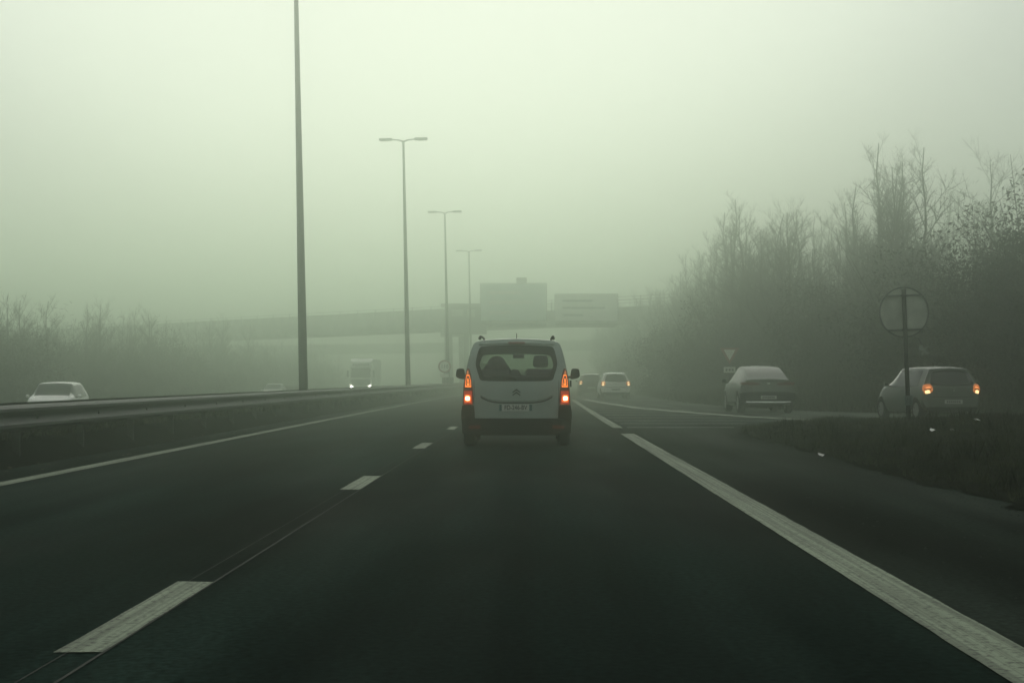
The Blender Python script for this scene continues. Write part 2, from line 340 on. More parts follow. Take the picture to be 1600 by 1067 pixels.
# ---------------------------------------------------------------- guard rails
def wbeam(side):
    prof = [(0, .47), (.035, .485), (.075, .515), (.075, .555), (.02, .60), (.0, .625), (.0, .645), (.02, .67), (.075, .715), (.075, .755), (.035, .785), (0, .80)]
    mb = MB(); n = len(prof)
    v = [(side*px, yy, z) for yy in (0, 4.02) for px, z in prof] + [(side*(px-.006), yy, z) for yy in (0, 4.02) for px, z in prof]
    f = [(i, i+1, n+i+1, n+i) for i in range(n-1)]+[(2*n+i, 3*n+i, 3*n+i+1, 2*n+i+1) for i in range(n-1)]
    return mb.add(v, f)
def guard_rail(name, X, side, label, y0, n, zoff=0):
    t = empty(name, (X, y0, zoff)); nm(t, label, 'guard rail', 'steel crash barriers of the median')
    beam = wbeam(side).build('beam', m_galv, None); post = MB().box(-.05, .05, -.03, .03, -.4, .74).build('post', m_galv_d, None); blk = MB().box(-.06, .06, -.05, .05, .52, .75).build('spacer', m_galv_d, None); bolt = MB().disc((side*.085, .1, .63), .022, .02, 'x', 8).build('bolt', m_galv_d, None)
    for i in range(n):
        y = i*4.; c = cx(y0+y); a = -math.atan((cx(y0+y+4)-c)/4)
        for src, dx in ((beam, 0), (post, -side*.17), (blk, -side*.065)):
            o = src if i == 0 else src.copy()
            if i: C.objects.link(o)
            o.parent = t; o.location = (c+dx, y, 0)
            if src is beam: o.rotation_euler.z = a
        if y0+y < 120:
            o = bolt if i == 0 else bolt.copy()
            if i: C.objects.link(o)
            o.parent = t; o.location = (c, y, 0)
    return t
guard_rail('guard_rail', -6.62, 1, 'weathered steel barrier facing our carriageway, on posts beside the left edge line', 4.2, 62)
guard_rail('guard_rail', -7.72, -1, 'rear steel barrier of the median, facing the oncoming carriageway', 4.2, 62, -.02)

# ---------------------------------------------------------------- lamp posts
LEAN = -.0205
def lamp(y, x, label):
    t = empty('street_lamp', (x, y, -.05), (0, LEAN, 0)); nm(t, label, 'lamp post', 'tall twin-armed lamp posts in the median'); H = 13.9
    MB().tube([(0, 0, z) for z in (0, 2, 5, 9, H)], [.14, .132, .115, .088, .06], 14).build('pole', m_pole, t, True)
    MB().disc((0, 0, .02), .24, .05, 'z', 16).build('base_plate', m_galv_d, t)
    MB().box(-.05, .05, -.17, -.14, .9, 1.5).build('access_door', m_pole, t)
    for s in (-1, 1):
        MB().tube([(0, 0, H-.05), (s*.25, 0, H+.04), (s*.7, 0, H+.08)], [.05, .04, .035], 8).build('arm', m_pole, t, True)
        h = MB().box(min(s*.6, s*1.3), max(s*.6, s*1.3), -.15, .15, H+.02, H+.15, .04).build('lamp_head', m_pole, t)
        MB().box(min(s*.72, s*1.22), max(s*.72, s*1.22), -.11, .11, H-.005, H+.018).build('lens', m_sign_w, h)
    return t
lamp(65, -6.95, 'nearest lamp post, its head above the frame, thickest and darkest of the row')
lamp(115, -6.72, 'second lamp post of the row, twin arms at its top fading into the fog')
lamp(165, -6.58, 'third lamp post of the row, faint and thin, small twin arms above the bridge')
lamp(215, -6.25, 'farthest lamp post, nearly lost in the fog right of the third one')

# ---------------------------------------------------------------- bridges, gantry signs
def bridge(name, label, y0, k, zl, thick, xl, xr, m, rail=True):
    t = empty(name, (0, y0, 0)); nm(t, label, 'bridge')
    def seg(x0, x1, dz0, dz1, off, wd, nmme, mat):
        P = []
        for x in (x0, x1):
            yb = -k*x+off; zb_ = zl(x)
            for dy in (0, wd):
                for dz in (dz0, dz1): P.append((x, yb+dy, zb_+dz))
        return MB().add(P, [(0, 1, 3, 2), (4, 6, 7, 5), (0, 4, 5, 1), (2, 3, 7, 6), (0, 2, 6, 4), (1, 5, 7, 3)]).build(nmme, mat, t)
    seg(xl, xr, 0, thick, .3, 9, 'deck', m); seg(xl, xr, thick*.55, thick+.35, 0, .32, 'edge_beam', m_conc); seg(xl, xr, thick*.55, thick+.35, 9.3, .32, 'edge_beam', m_conc)
    if rail:
        seg(xl, -8.9, thick+.35, thick+1.15, .1, .06, 'parapet_screen', m_conc_pale)
        for off in (.1, 9.4):
            for dz in (1.1, 1.45): seg(xl, xr, thick+dz-.05, thick+dz, off, .05, 'handrail', m_galv_d)
            x = xl
            post = None
            while x < xr:
                if post is None:
                    post = MB().box(-.04, .04, 0, .08, 0, 1.5).build('railing_post', m_galv_d, t); o = post
                else: o = post.copy(); C.objects.link(o)
                o.location = (x, -k*x+off, zl(x)+thick); x += 2.3
    return t
zl1 = lambda X: 6.84+.0175*X
br = bridge('road_bridge', 'concrete bridge crossing the motorway, sloping up to the right, with thin parapet railing', 236, 1., zl1, 1.35, -74, 56, m_conc_pale)
for px in (-9.6, -8.0): MB().tube([(px, 8, -.3), (px-.15, 8, 7.0)], .46, 16).build('pier', m_conc_pale, br, True)
for px in (11.6, 13.1): MB().tube([(px, -11, -.3), (px-.1, -11, 7.0)], .42, 16).build('pier', m_conc_pale, br, True)
MB().box(-10.6, -7.2, 7.4, 8.6, 5.9, 6.7, .1).build('crosshead', m_conc_pale, br); MB().box(10.8, 13.8, -11.6, -10.4, 6.2, 7.0, .1).build('crosshead', m_conc_pale, br)
MB().box(46, 70, -66, -38, -1, 7.6).build('abutment', m_conc_pale, br)
MB().box(-84, -60, 62, 88, -1, 5.6).build('abutment', m_conc_pale, br)
bridge('far_bridge', 'second, farther bridge barely showing under the first one', 378, .35, lambda X: 6.1+.01*X, 1.3, -84, 72, m_conc_pale, False)
for X, Y, z0, w_, h_, mm, lab in ((-2.2, 227, 7.25, 6.9, 3.9, m_sign_b, 'blue-green direction sign with small dark tab on top, above the van'), (5.4, 224, 7.15, 6.5, 2.75, m_sign_w, 'pale direction sign hung at the bridge, to the right of the blue one')):
    t = empty('direction_sign', (X, Y, 0)); nm(t, lab, 'road sign')
    MB().box(-w_/2, w_/2, -.04, .04, z0, z0+h_).build('panel', mm, t)
    MB().box(-w_/2-.06, w_/2+.06, -.05, -.035, z0-.06, z0).build('border', m_sign_d, t); MB().box(-w_/2-.06, w_/2+.06, -.05, -.035, z0+h_, z0+h_+.06).build('border', m_sign_d, t)
    MB().box(-w_/2-.06, -w_/2, -.05, -.035, z0, z0+h_).build('border', m_sign_d, t); MB().box(w_/2, w_/2+.06, -.05, -.035, z0, z0+h_).build('border', m_sign_d, t)
    for k, (u0, u1) in enumerate(((-.38, .1), (-.38, .3), (-.38, -.05))): MB().box(w_*u0, w_*u1, -.06, -.045, z0+h_*(.72-.27*k), z0+h_*(.8-.27*k)).build('marking', m_sign_d if mm is m_sign_w else m_sign_w, t)
    for sx in (-.35, .35): MB().box(w_*sx-.08, w_*sx+.08, .05, .2, z0-.6, z0+h_*.9).build('bracket', m_galv_d, t)
    MB().box(-w_/2, w_/2, .05, 9.5, z0-.45, z0-.25).build('support_arm', m_galv_d, t)
    if mm is m_sign_b: MB().box(.3, 1.4, -.05, .03, z0+h_+.08, z0+h_+.65).build('exit_tab', m_sign_d, t)
t = empty('overhead_sign_box', (-7.7, 240, 0)); nm(t, 'dark flat-topped sign box on twin columns, left of the van', 'overhead sign')
MB().box(-2.3, 2.4, -.4, .4, 6.1, 9.1, .05).build('housing', m_sign_d, t); MB().box(-2.7, 2.7, -.7, .7, 9.1, 9.5, .05).build('cap', m_sign_d, t)
MB().box(-1.5, -.2, -.42, -.41, 8.1, 8.8).build('display', m_sign, t); MB().box(.2, 1.1, -.42, -.41, 8.0, 8.8).build('display', m_sign, t)
MB().box(-2.3, -1.5, .45, .95, -.3, 8).build('column', m_sign_d, t); MB().box(-.15, .4, .45, .95, -.3, 8).build('column', m_sign_d, t)

# ---------------------------------------------------------------- road signs
def txt(body, size, mat, parent, loc, rot=(R(90), 0, 0), name='lettering', bold=.0, sx=1):
    cu = bpy.data.curves.new(name, 'FONT'); cu.body = body; cu.size = size; cu.align_x = 'CENTER'; cu.align_y = 'CENTER'; cu.extrude = .001; cu.offset = bold
    o = bpy.data.objects.new(name, cu); C.objects.link(o)
    me = bpy.data.meshes.new_from_object(o.evaluated_get(bpy.context.evaluated_depsgraph_get())); bpy.data.objects.remove(o)
    me.materials.clear(); me.materials.append(mat)
    o = bpy.data.objects.new(name, me); C.objects.link(o); o.parent = parent; o.location = loc; o.rotation_euler = rot; o.scale = (sx, 1, 1); return o
t = empty('round_sign', (7.85, 45.3, .16), (0, -.036, R(4))); nm(t, 'large round sign seen from behind, on a leaning post in the verge', 'road sign')
MB().disc((.0, .06, 2.37), .51, .012, n=56).build('disc', m_sign, t); MB().disc((.0, .05, 2.37), .535, .05, n=56, r_in=.505).build('rim', m_sign_d, t)
for z in (2.72, 2.0): MB().box(-.49+(.1 if z > 2.5 else .12), .49-(.1 if z > 2.5 else .12), .0, .05, z-.02, z+.02).build('stiffener', m_sign_d, t)
MB().tube([(0, 0, -.4), (0, 0, 2.86)], .048, 12).build('post', m_galv_d, t, True)
lb = MB().box(-.085, .085, -.055, -.049, .42, .62).build('asset_tag', M('tag_green', (.10, .14, .12), .6, .3), t)
for k in range(4): MB().box(-.06+k*.033, -.048+k*.033, -.0585, -.055, .45, .59).build('tag_bar', m_ink, lb)
for z in (2.0, 2.72): MB().disc((0, 0, z), .06, .05, 'z', 14).build('clamp', m_galv_d, t)
nm(MB().add([(8.03, 45.2, 1.74), (8.11, 45.2, 1.86), (8.15, 45.21, 1.77), (8.25, 45.2, 1.83), (8.20, 45.22, 1.73), (8.28, 45.2, 1.65), (8.17, 45.19, 1.66), (8.10, 45.2, 1.60), (8.09, 45.22, 1.68), (8.15, 45.17, 1.73)], [(0, 1, 9), (1, 2, 9), (2, 3, 9), (3, 4, 9), (4, 5, 9), (5, 6, 9), (6, 7, 9), (7, 8, 9), (8, 0, 9)]).build('torn_paper', M('paper_grey', (.22, .25, .21), .7, .2)), 'torn pale scrap caught at the lower right of the large round sign', 'paper scrap')
MB().tube([(8.04, 45.24, 1.98), (8.10, 45.2, 1.86)], .006, 5).build('string', m_galv_d, bpy.data.objects['torn_paper'])
def tri_prism(pts, y0, y1):
    n = len(pts); return MB().add([(x, y, z) for y in (y0, y1) for x, z in pts], [tuple(range(n)), tuple(range(2*n-1, n-1, -1))]+[(i, (i+1) % n, n+(i+1) % n, n+i) for i in range(n)])
t = empty('yield_sign', (9.95, 110, 0)); nm(t, 'pale inverted triangle give way sign with small plate under it', 'road sign')
MB().tube([(0, .06, -.3), (0, .06, 2.7)], .04, 10).build('post', m_galv_d, t, True)
tri_prism([(-.5, 2.72), (0, 1.86), (.5, 2.72)], -.01, .01).build('red_border', m_sign_r, t); tri_prism([(-.3, 2.62), (0, 2.07), (.3, 2.62)], -.016, -.011).build('white_face', m_sign_w, t)
MB().box(-.3, .3, -.01, .01, 1.45, 1.74).build('sub_plate', m_sign_w, t)
for dx in (-.16, 0, .15): MB().box(dx-.05, dx+.05, -.014, -.011, 1.53, 1.66).build('marking', m_sign_d, t)
t = empty('speed_limit_sign', (-6.25, 150, 0)); nm(t, 'round speed limit sign in the median, at the foot of the twin columns', 'road sign')
MB().tube([(0, .06, -.2), (0, .06, 2.4)], .04, 10).build('post', m_galv_d, t, True)
MB().disc((0, 0, 2.0), .38, .02, n=40).build('disc', m_sign_w, t); MB().disc((0, -.013, 2.0), .45, .03, n=40, r_in=.345).build('red_ring', m_sign_r, t)
txt('110', .36, m_sign_d, t, (0, -.02, 2.0), bold=.01)
MB().box(-.3, .3, -.01, .01, 1.25, 1.5).build('sub_plate', m_sign_w, t)
t = empty('roundel_sign', (8.0, 150, 0)); nm(t, 'faint round sign with a plate below, near the right bridge piers', 'road sign')
MB().tube([(0, .06, -.3), (0, .06, 2.45)], .04, 10).build('post', m_galv_d, t, True)
MB().disc((0, 0, 2.05), .33, .02, n=40).build('disc', m_sign_d, t); MB().disc((0, -.013, 2.05), .40, .03, n=40, r_in=.31).build('ring', m_sign, t)
MB().box(-.36, .36, -.01, .01, 1.25, 1.5).build('sub_plate', m_sign, t)
t = empty('roadside_cabinet', (-6.9, 172, 0)); nm(t, 'small dark cabinet in the median under the speed limit sign', 'cabinet')
MB().box(-.45, .45, -.2, .2, -.1, 1.25, .03).build('housing', m_sign_d, t); MB().box(-.4, -.01, -.215, -.2, .1, 1.15).build('door', m_sign_d, t); MB().box(.01, .4, -.215, -.2, .1, 1.15).build('door', m_sign_d, t)

# litter on the verge
for (lx, ly, lz, lab) in ((4.13, 31.1, .06, 'white scrap lying at the asphalt edge of the verge, leftmost of the litter'), (6.35, 34.4, .19, 'small white scrap in the middle of the verge grass'), (7.05, 36.4, .27, 'brightest white scrap, farther right in the verge grass'), (7.9, 38.6, .34, 'dim white scrap behind the others, below the grey hatchback')):
    o = MB(); s = .075; r_ = random.random
    o.add([(-s, -.03, 0), (-.01, -.05, .025), (s, -.02, .005), (s*.7, .04, .035), (-.01, .05, .05), (-s*.8, .03, .02)], [(0, 1, 4, 5), (1, 2, 3, 4)])
    ob = o.build('litter', m_litter); ob.location = (lx, ly, isl_h(lx, ly)+.07 if lx > 4.18 else .02); ob.rotation_euler.z = r_()*3; nm(ob, lab, 'litter', 'white litter on the verge')

# ---------------------------------------------------------------- vehicles
def pchip(xs, ys, q):
    xs = np.array(xs, float); ys = np.array(ys, float); h = np.diff(xs); d = np.diff(ys)/h; m = np.zeros(len(xs))
    for i in range(1, len(xs)-1):
        if d[i-1]*d[i] > 0: w1 = 2*h[i]+h[i-1]; w2 = h[i]+2*h[i-1]; m[i] = (w1+w2)/(w1/d[i-1]+w2/d[i])
    m[0], m[-1] = d[0], d[-1]
    k = np.clip(np.searchsorted(xs, q)-1, 0, len(xs)-2); t = (q-xs[k])/h[k]
    return (2*t**3-3*t**2+1)*ys[k]+(t**3-2*t**2+t)*h[k]*m[k]+(-2*t**3+3*t**2)*ys[k+1]+(t**3-t**2)*h[k]*m[k+1]
def catmull(P, cnt):
    out = []
    for i in range(len(P)-1):
        p0 = P[max(i-1, 0)]; p1 = P[i]; p2 = P[i+1]; p3 = P[min(i+2, len(P)-1)]
        for k in range(cnt[i]):
            t = k/cnt[i]; tt = .55
            m1 = ((p2[0]-p0[0])*tt*.8, (p2[1]-p0[1])*tt*.8); m2 = ((p3[0]-p1[0])*tt*.8, (p3[1]-p1[1])*tt*.8)
            h = (2*t**3-3*t**2+1, t**3-2*t**2+t, -2*t**3+3*t**2, t**3-t**2)
            out.append(tuple(h[0]*p1[j]+h[1]*m1[j]+h[2]*p2[j]+h[3]*m2[j] for j in (0, 1)))
    return out
CNT = [3, 1, 5, 4, 6, 4, 5]; BAND = [i for i, c in enumerate(CNT) for _ in range(c)]
class Car:
    """body from cross-sections along y (0 = rear bumper, forwards positive)"""
    def __init__(s, st, yf, corner=.10, axles=(.8, 3.3), wr=.31, hw=.8, front_round=.25):
        s.st = sorted(st); s.yf = yf; s.corner = corner; s.axles = axles; s.wr = wr; s.hw = hw; s.L = s.st[-1][0]; s.fr = front_round
        s.hm = s.st[0][4]; s.pillars = (1.0, 2.05, 3.0) if s.L == 4.4 else (.5, 1.0, 1.45, 1.95)
    def surf(s, x, z): return s.yf(z)+s.corner*min(1.3, abs(x)/s.hm)**4
    def fsurf(s, x, z): return s.L-s.fr*min(1.3, abs(x)/s.st[-1][4])**3-max(0, z-.55)*.25
    def half(s, y):
        S = s.st; ys = [a[0] for a in S]; c = [None]+[float(pchip(ys, [a[i] for a in S], y)) for i in range(1, 10)]
        zb, hs, zm, hm, zbe, hb, zre, hre, zrf = c[1:]
        P = [(0, zb), (hs-.07, zb), (hs, zb+.07), (hm, zm), (hb, zbe), (hre, zre), (hre*.82, zrf-(zrf-zre)*.22), (0, zrf)]
        a = [(P[0][0]+(P[1][0]-P[0][0])*k/3, zb) for k in range(3)]+[P[1]]
        return a+catmull(P[2:], CNT[2:])+[P[7]]
    def grid(s, step=.05, inset=0):
        ny = int(s.L/step); G = []
        for j in range(ny+1):
            y = s.L*j/ny; H = s.half(y); row = []
            for x, z in H:
                if inset: x = max(0, x-inset); z = z-(inset if z > .9 else -inset if z < .5 else 0)
                b = max(0, 1-y/1.3); b = b*b; fb = max(0, 1-(s.L-y)/1.0)**2
                yy = y+s.surf(x, z)*b+(s.fsurf(x, z)-s.L)*fb
                row.append([x, yy, z])
            G.append(row)
        # snap to the wheel arches
        R_ = s.wr+.055
        if not inset:
            for row in G:
                for p in row:
                    if p[0] < s.hw-.12 or p[2] > s.wr*2+.2: continue
                    for ya in s.axles:
                        dy, dz = p[1]-ya, p[2]-s.wr; d = math.hypot(dy, dz)
                        if abs(d-R_) < step*.75 and d > 1e-6: p[1] = ya+dy*R_/d; p[2] = s.wr+dz*R_/d
        return G
    def faces(s, cls, step=.05, inset=0):
        G = s.grid(step, inset); H = len(G[0]); out = {}; R_ = s.wr+.055
        for j in range(len(G)-1):
            for i in range(H-1):
                q = [G[j][i], G[j+1][i], G[j+1][i+1], G[j][i+1]]
                c = [sum(p[k] for p in q)/4 for k in range(3)]
                if c[0] > s.hw-.25 and c[2] < s.wr*2+.15 and any(math.hypot(c[1]-a, c[2]-s.wr) < R_-.005 for a in s.axles): continue
                yl = s.L*(j+.5)/(len(G)-1); k = cls(BAND[i], c[0], yl, c[2]); sgm = 1+sum(yl > q for q in s.pillars)
                if not k: continue
                for sg in (1, -1):
                    mb = out.setdefault((k, sg*sgm if BAND[i] == 4 and k in ('glass', 'pillar') else 0), MB())
                    vv = [(sg*p[0], p[1], p[2]) for p in q]
                    if sg < 0: vv.reverse()
                    mb.add(vv, [(0, 1, 2, 3)])
        return out, G
    def cap(s, row, hole=None, rings=8, surf=None, flip=False):
        """closes an end: annulus round a hole outline (a list of x,z) or a full disc"""
        surf = surf or s.surf; ring = [(p[0], p[2]) for p in row]+[(-p[0], p[2]) for p in row[-2:0:-1]]; ys_ = [p[1] for p in row]+[p[1] for p in row[-2:0:-1]]
        zc = sum(z for _, z in (hole or ring))/len(hole or ring)
        inner = []
        for (x, z) in ring:
            if hole is None: inner.append((0, zc)); continue
            a = Vector((x, z-zc)); best = None
            for k in range(len(hole)):
                p = Vector((hole[k][0], hole[k][1]-zc)); q = Vector((hole[(k+1) % len(hole)][0], hole[(k+1) % len(hole)][1]-zc)); e = q-p
                den = a.x*e.y-a.y*e.x
                if abs(den) < 1e-9: continue
                t = (p.x*e.y-p.y*e.x)/den; u = (p.x*a.y-p.y*a.x)/den
                if t > 0 and -1e-6 <= u <= 1+1e-6 and (best is None or t < best): best = t
            best = best or .5; inner.append((a.x*best, zc+a.y*best))
        n = len(ring); v = []; f = []
        for r in range(rings+1):
            u = r/rings
            for k in range(n):
                x = ring[k][0]*(1-u)+inner[k][0]*u; z = ring[k][1]*(1-u)+inner[k][1]*u
                v.append((x, ys_[k] if r == 0 else surf(x, z), z))
        for r in range(rings):
            for k in range(n): q = (r*n+k, r*n+(k+1) % n, (r+1)*n+(k+1) % n, (r+1)*n+k); f.append(q if flip else q[::-1])
        return MB().add(v, f)
def smooth_poly(P, n=5):
    out = []
    m = len(P)
    for i in range(m):
        p0, p1, p2, p3 = P[i-1], P[i], P[(i+1) % m], P[(i+2) % m]
        for k in range(n):
            t = k/n; h = (2*t**3-3*t**2+1, t**3-2*t**2+t, -2*t**3+3*t**2, t**3-t**2)
            out.append(tuple(h[0]*p1[j]+h[1]*(p2[j]-p0[j])*.32+h[2]*p2[j]+h[3]*(p3[j]-p1[j])*.32 for j in (0, 1)))
    return out
def dens(P, d=.06):
    out = []
    for i in range(len(P)):
        a, b = P[i], P[(i+1) % len(P)]; n = max(1, int(math.hypot(b[0]-a[0], b[1]-a[1])/d))
        out += [(a[0]+(b[0]-a[0])*k/n, a[1]+(b[1]-a[1])*k/n) for k in range(n)]
    return out
def plate(car, outline, mat, parent, name, eps=.006, thick=.02, rings=4, front=False, hole=None, sg=1, smooth=False):
    """a piece laid on the rear (or front) surface, following its curve"""
    P = dens([(x*sg, z) for x, z in outline]); n = len(P); xc = sum(p[0] for p in P)/n; zc = sum(p[1] for p in P)/n
    S = (lambda x, z: car.fsurf(x, z)+eps) if front else (lambda x, z: car.surf(x, z)-eps)
    bk = -thick if front else thick; v = []; f = []
    rr = [(1-(1-(hole or 0))*r/rings) for r in range(rings+1)]
    v += [(x, S(x, z)+bk, z) for x, z in P]
    for u in rr: v += [(xc+(x-xc)*u, S(xc+(x-xc)*u, zc+(z-zc)*u), zc+(z-zc)*u) for x, z in P]
    for r in range(len(rr)):
        for k in range(n): f.append((r*n+k, r*n+(k+1) % n, (r+1)*n+(k+1) % n, (r+1)*n+k))
    return MB().add(v, f).build(name, mat, parent, smooth)
def wheel(parent, x, y, r, wd, spokes=5):
    t = MB().tube([(0, 0, 0)], 1, 3, False); sg = 1 if x > 0 else -1
    v = []; n = 32; prof = [(r*.66, -wd/2), (r*.9, -wd/2), (r*.985, -wd/2+.03), (r, -wd/4), (r, wd/4), (r*.985, wd/2-.03), (r*.9, wd/2), (r*.66, wd/2), (r*.62, wd/2-.04)]
    for pr, px in prof: v += [(sg*px, pr*math.cos(2*math.pi*k/n), pr*math.sin(2*math.pi*k/n)) for k in range(n)]
    f = [(i*n+k, i*n+(k+1) % n, i*n+n+(k+1) % n, i*n+n+k) for i in range(len(prof)-1) for k in range(n)]
    w_ = MB().add(v, f).build('wheel', m_rubber, parent, True); w_.location = (x, y, r)
    rim = MB().disc((sg*(wd/2-.05), 0, 0), r*.64, .03, 'x', 28)
    for k in range(spokes):
        a = 2*math.pi*k/spokes; c_, s_ = math.cos(a), math.sin(a); o = sg*(wd/2-.03); q = r*.64
        P = [(o+dx, u*c_-w2*s_, u*s_+w2*c_) for dx in (0, sg*.025) for u, w2 in ((.03, -.035), (q, -.022), (q, .022), (.03, .035))]
        rim.add(P, [(0, 1, 2, 3), (4, 5, 6, 7), (0, 1, 5, 4), (2, 3, 7, 6), (1, 2, 6, 5)])
    rim.disc((sg*(wd/2-.012), 0, 0), r*.66, .02, 'x', 28, r*.60)
    rim.build('rim', m_rim, w_)
    return w_
def mirror(parent, x, y, z, w_, h_, mat):
    s = 1 if x > 0 else -1
    o = MB().add([(0, 0, 0)]*0, []); 
    P = smooth_poly([(0, -h_/2+.02), (w_*.7, -h_/2+.03), (w_, -h_*.15), (w_*.9, h_*.42), (w_*.5, h_/2), (.02, h_*.42)], 4)
    n = len(P); v = [(s*px, yy, pz) for yy, k in ((0, 1), (.05, 1.03), (.13, .7)) for px, pz in [(w_/2+(a-w_/2)*k, b*k) for a, b in P]]
    o.add(v, [tuple(range(n)), tuple(range(3*n-1, 2*n-1, -1))]+[(j*n+i, j*n+(i+1) % n, j*n+n+(i+1) % n, j*n+n+i) for j in (0, 1) for i in range(n)])
    m = o.build('wing_mirror', mat, parent); m.location = (x, y, z)
    MB().add([(s*(w_/2+(a-w_/2)*.84), -.004, b*.84) for a, b in P], [tuple(range(n))]).build('mirror_glass', m_blk_gl, m)
    MB().tube([(-s*.09, .06, -h_*.25), (s*.02, .06, -h_*.25)], .022, 6).build('mirror_arm', m_black, m)
    return m
def finish(car, t, cls, paint, glass, hole=None, step=.05, under=True):
    out, G = car.faces(cls, step)
    body = out[('body', 0)]
    c1 = car.cap(G[0], hole); body.add(c1.v, c1.f); c2 = car.cap(G[-1], None, surf=car.fsurf, flip=True); body.add(c2.v, c2.f)
    b = body.build('body', paint, t, True); import bmesh
    bm = bmesh.new(); bm.from_mesh(b.data); bmesh.ops.remove_doubles(bm, verts=bm.verts, dist=.0004); bm.normal_update(); bm.to_mesh(b.data); bm.free()
    for (k, sg), mb in out.items():
        if k in ('glass', 'windscreen', 'rear_window', 'pillar'):
            o = mb.build({'glass': 'side_window', 'windscreen': 'windscreen', 'rear_window': 'rear_window', 'pillar': 'window_pillar'}[k], m_blk_gl if k == 'pillar' else glass, t, True)
    if under: MB().box(-car.hw*.62, car.hw*.62, .3, car.L-.4, .2, .42, .05).build('underbody', m_under, t)
    for ya in car.axles:
        MB().tube([(-car.hw*.86, ya, car.wr), (car.hw*.86, ya, car.wr)], .05, 8).build('axle', m_under, t)
        for s in (1, -1):
            v = []; n = 14
            for xx in (s*(car.hw-.26), s*(car.hw-.01)): v += [(xx, ya+(car.wr+.055)*math.cos(math.pi*k/n), car.wr+(car.wr+.055)*math.sin(math.pi*k/n)) for k in range(n+1)]
            mb = MB().add(v, [(k, k+1, n+2+k, n+1+k) for k in range(n)]+[tuple(range(n+1))]); mb.build('wheel_arch', m_under, t)
    return b

# ---- the van ----
van = empty('van', (-.30, 36.0, 0)); nm(van, 'pale grey-green family van ahead in our lane, orange tail lamps lit, black roof rails', 'van')
VST = [(0, .36, .88, .62, .912, 1.13, .868, 1.63, .755, 1.80), (1.2, .27, .90, .62, .918, 1.12, .88, 1.645, .77, 1.83), (2.4, .25, .90, .62, .92, 1.11, .88, 1.63, .75, 1.83), (2.95, .25, .90, .62, .92, 1.10, .87, 1.58, .72, 1.77),
       (3.75, .27, .88, .60, .90, 1.05, .82, 1.13, .68, 1.17), (4.2, .3, .84, .58, .87, .92, .76, .98, .62, 1.02), (4.4, .34, .76, .56, .80, .78, .66, .82, .5, .85)]
vyf = lambda z: max(0, z-1.05)*.16+max(0, z-1.55)*.35+max(0, .8-z)*.04
vc = Car(VST, vyf, .13, (.86, 3.64), .315, .91)
win = smooth_poly([(-.565, 1.10), (0, 1.093), (.565, 1.10), (.635, 1.20), (.683, 1.37), (.66, 1.52), (.60, 1.665), (.30, 1.69), (0, 1.70), (-.30, 1.69), (-.60, 1.665), (-.66, 1.52), (-.683, 1.37), (-.635, 1.20)], 4)
def vcls(b, x, y, z):
    if b in (5, 6) and 3.0 < y < 3.72: return 'windscreen'
    if b == 4 and y > 3.1 and y < 3.6: return 'glass'
    if b == 4 and .45 < y < 3.0: return 'pillar' if any(abs(y-q) < .06 for q in (1.0, 2.05)) else 'glass'
    return 'body'
finish(vc, van, vcls, m_vanp, m_glass2, win)
# dark inner shell
out, G = vc.faces(lambda b, x, y, z: 'body' if vcls(b, x, y, z) == 'body' else None, .08, .05)
out[('body', 0)].build('interior_lining', m_int, van)
MB().box(-.86, .86, .25, 3.5, .40, .46).build('cabin_floor', m_int, van); MB().box(-.80, .80, 3.15, 3.75, .80, 1.06, .06).build('dashboard', m_int, van)
# rear window: black frit ring, clear pane
wi = [(x*.905, 1.395+(z-1.395)*(.80 if z < 1.395 else .60)-.03*(z > 1.395)) for x, z in win]
n = len(win); mbf = MB().add([(x, vc.surf(x, z)-.004, z) for x, z in win]+[(x, vc.surf(x, z)-.004, z) for x, z in wi], [(k, (k+1) % n, n+(k+1) % n, n+k) for k in range(n)])
mbf.build('window_surround', m_blk_gl, van)
v = [(x, vc.surf(x, z)-.002, z) for x, z in wi]
for u in (.66, .33, .02): v += [(x*u, vc.surf(x*u, 1.36+(z-1.36)*u)-.002, 1.36+(z-1.36)*u) for x, z in wi]
MB().add(v, [(r*n+k, r*n+(k+1) % n, (r+1)*n+(k+1) % n, (r+1)*n+k) for r in range(3) for k in range(n)]+[tuple(3*n+k for k in range(n))]).build('rear_window', m_glass, van, True)
# lamps
LP = [(.725, .695), (.885, .695), (.893, .80), (.888, 1.0), (.872, 1.13), (.845, 1.25), (.815, 1.31), (.785, 1.29), (.755, 1.17), (.735, 1.0)]
for sg in (-1, 1):
    L_ = plate(vc, smooth_poly(LP, 3), m_redglass, van, 'tail_lamp', .012, .05, sg=sg)
    def lp(pts, mat, name, e, **k): return plate(vc, pts, mat, L_, name, e, .006, sg=sg, **k)
    lp([(.738, .71), (.882, .71), (.885, .80), (.878, .93), (.742, .93)], m_red_dim, 'brake_glow', .018)
    lp(smooth_poly([(.765, .745), (.865, .745), (.875, .80), (.86, .865), (.775, .865), (.758, .80)], 3), m_red_mid, 'brake_lens', .022)
    lp(smooth_poly([(.787, .775), (.848, .775), (.85, .835), (.787, .835)], 3), m_hot, 'brake_bulb', .027)
    lp([(.757, .995), (.86, .995), (.853, 1.09), (.835, 1.20), (.79, 1.20), (.765, 1.10)], m_led, 'led_loop', .020, hole=.84)
    lp([(.786, 1.025), (.832, 1.025), (.826, 1.10), (.812, 1.15), (.797, 1.10)], m_led, 'led_loop', .022, hole=.50)
    lp(smooth_poly([(.80, 1.215), (.832, 1.215), (.822, 1.265), (.812, 1.27)], 2), m_amber, 'indicator', .020)
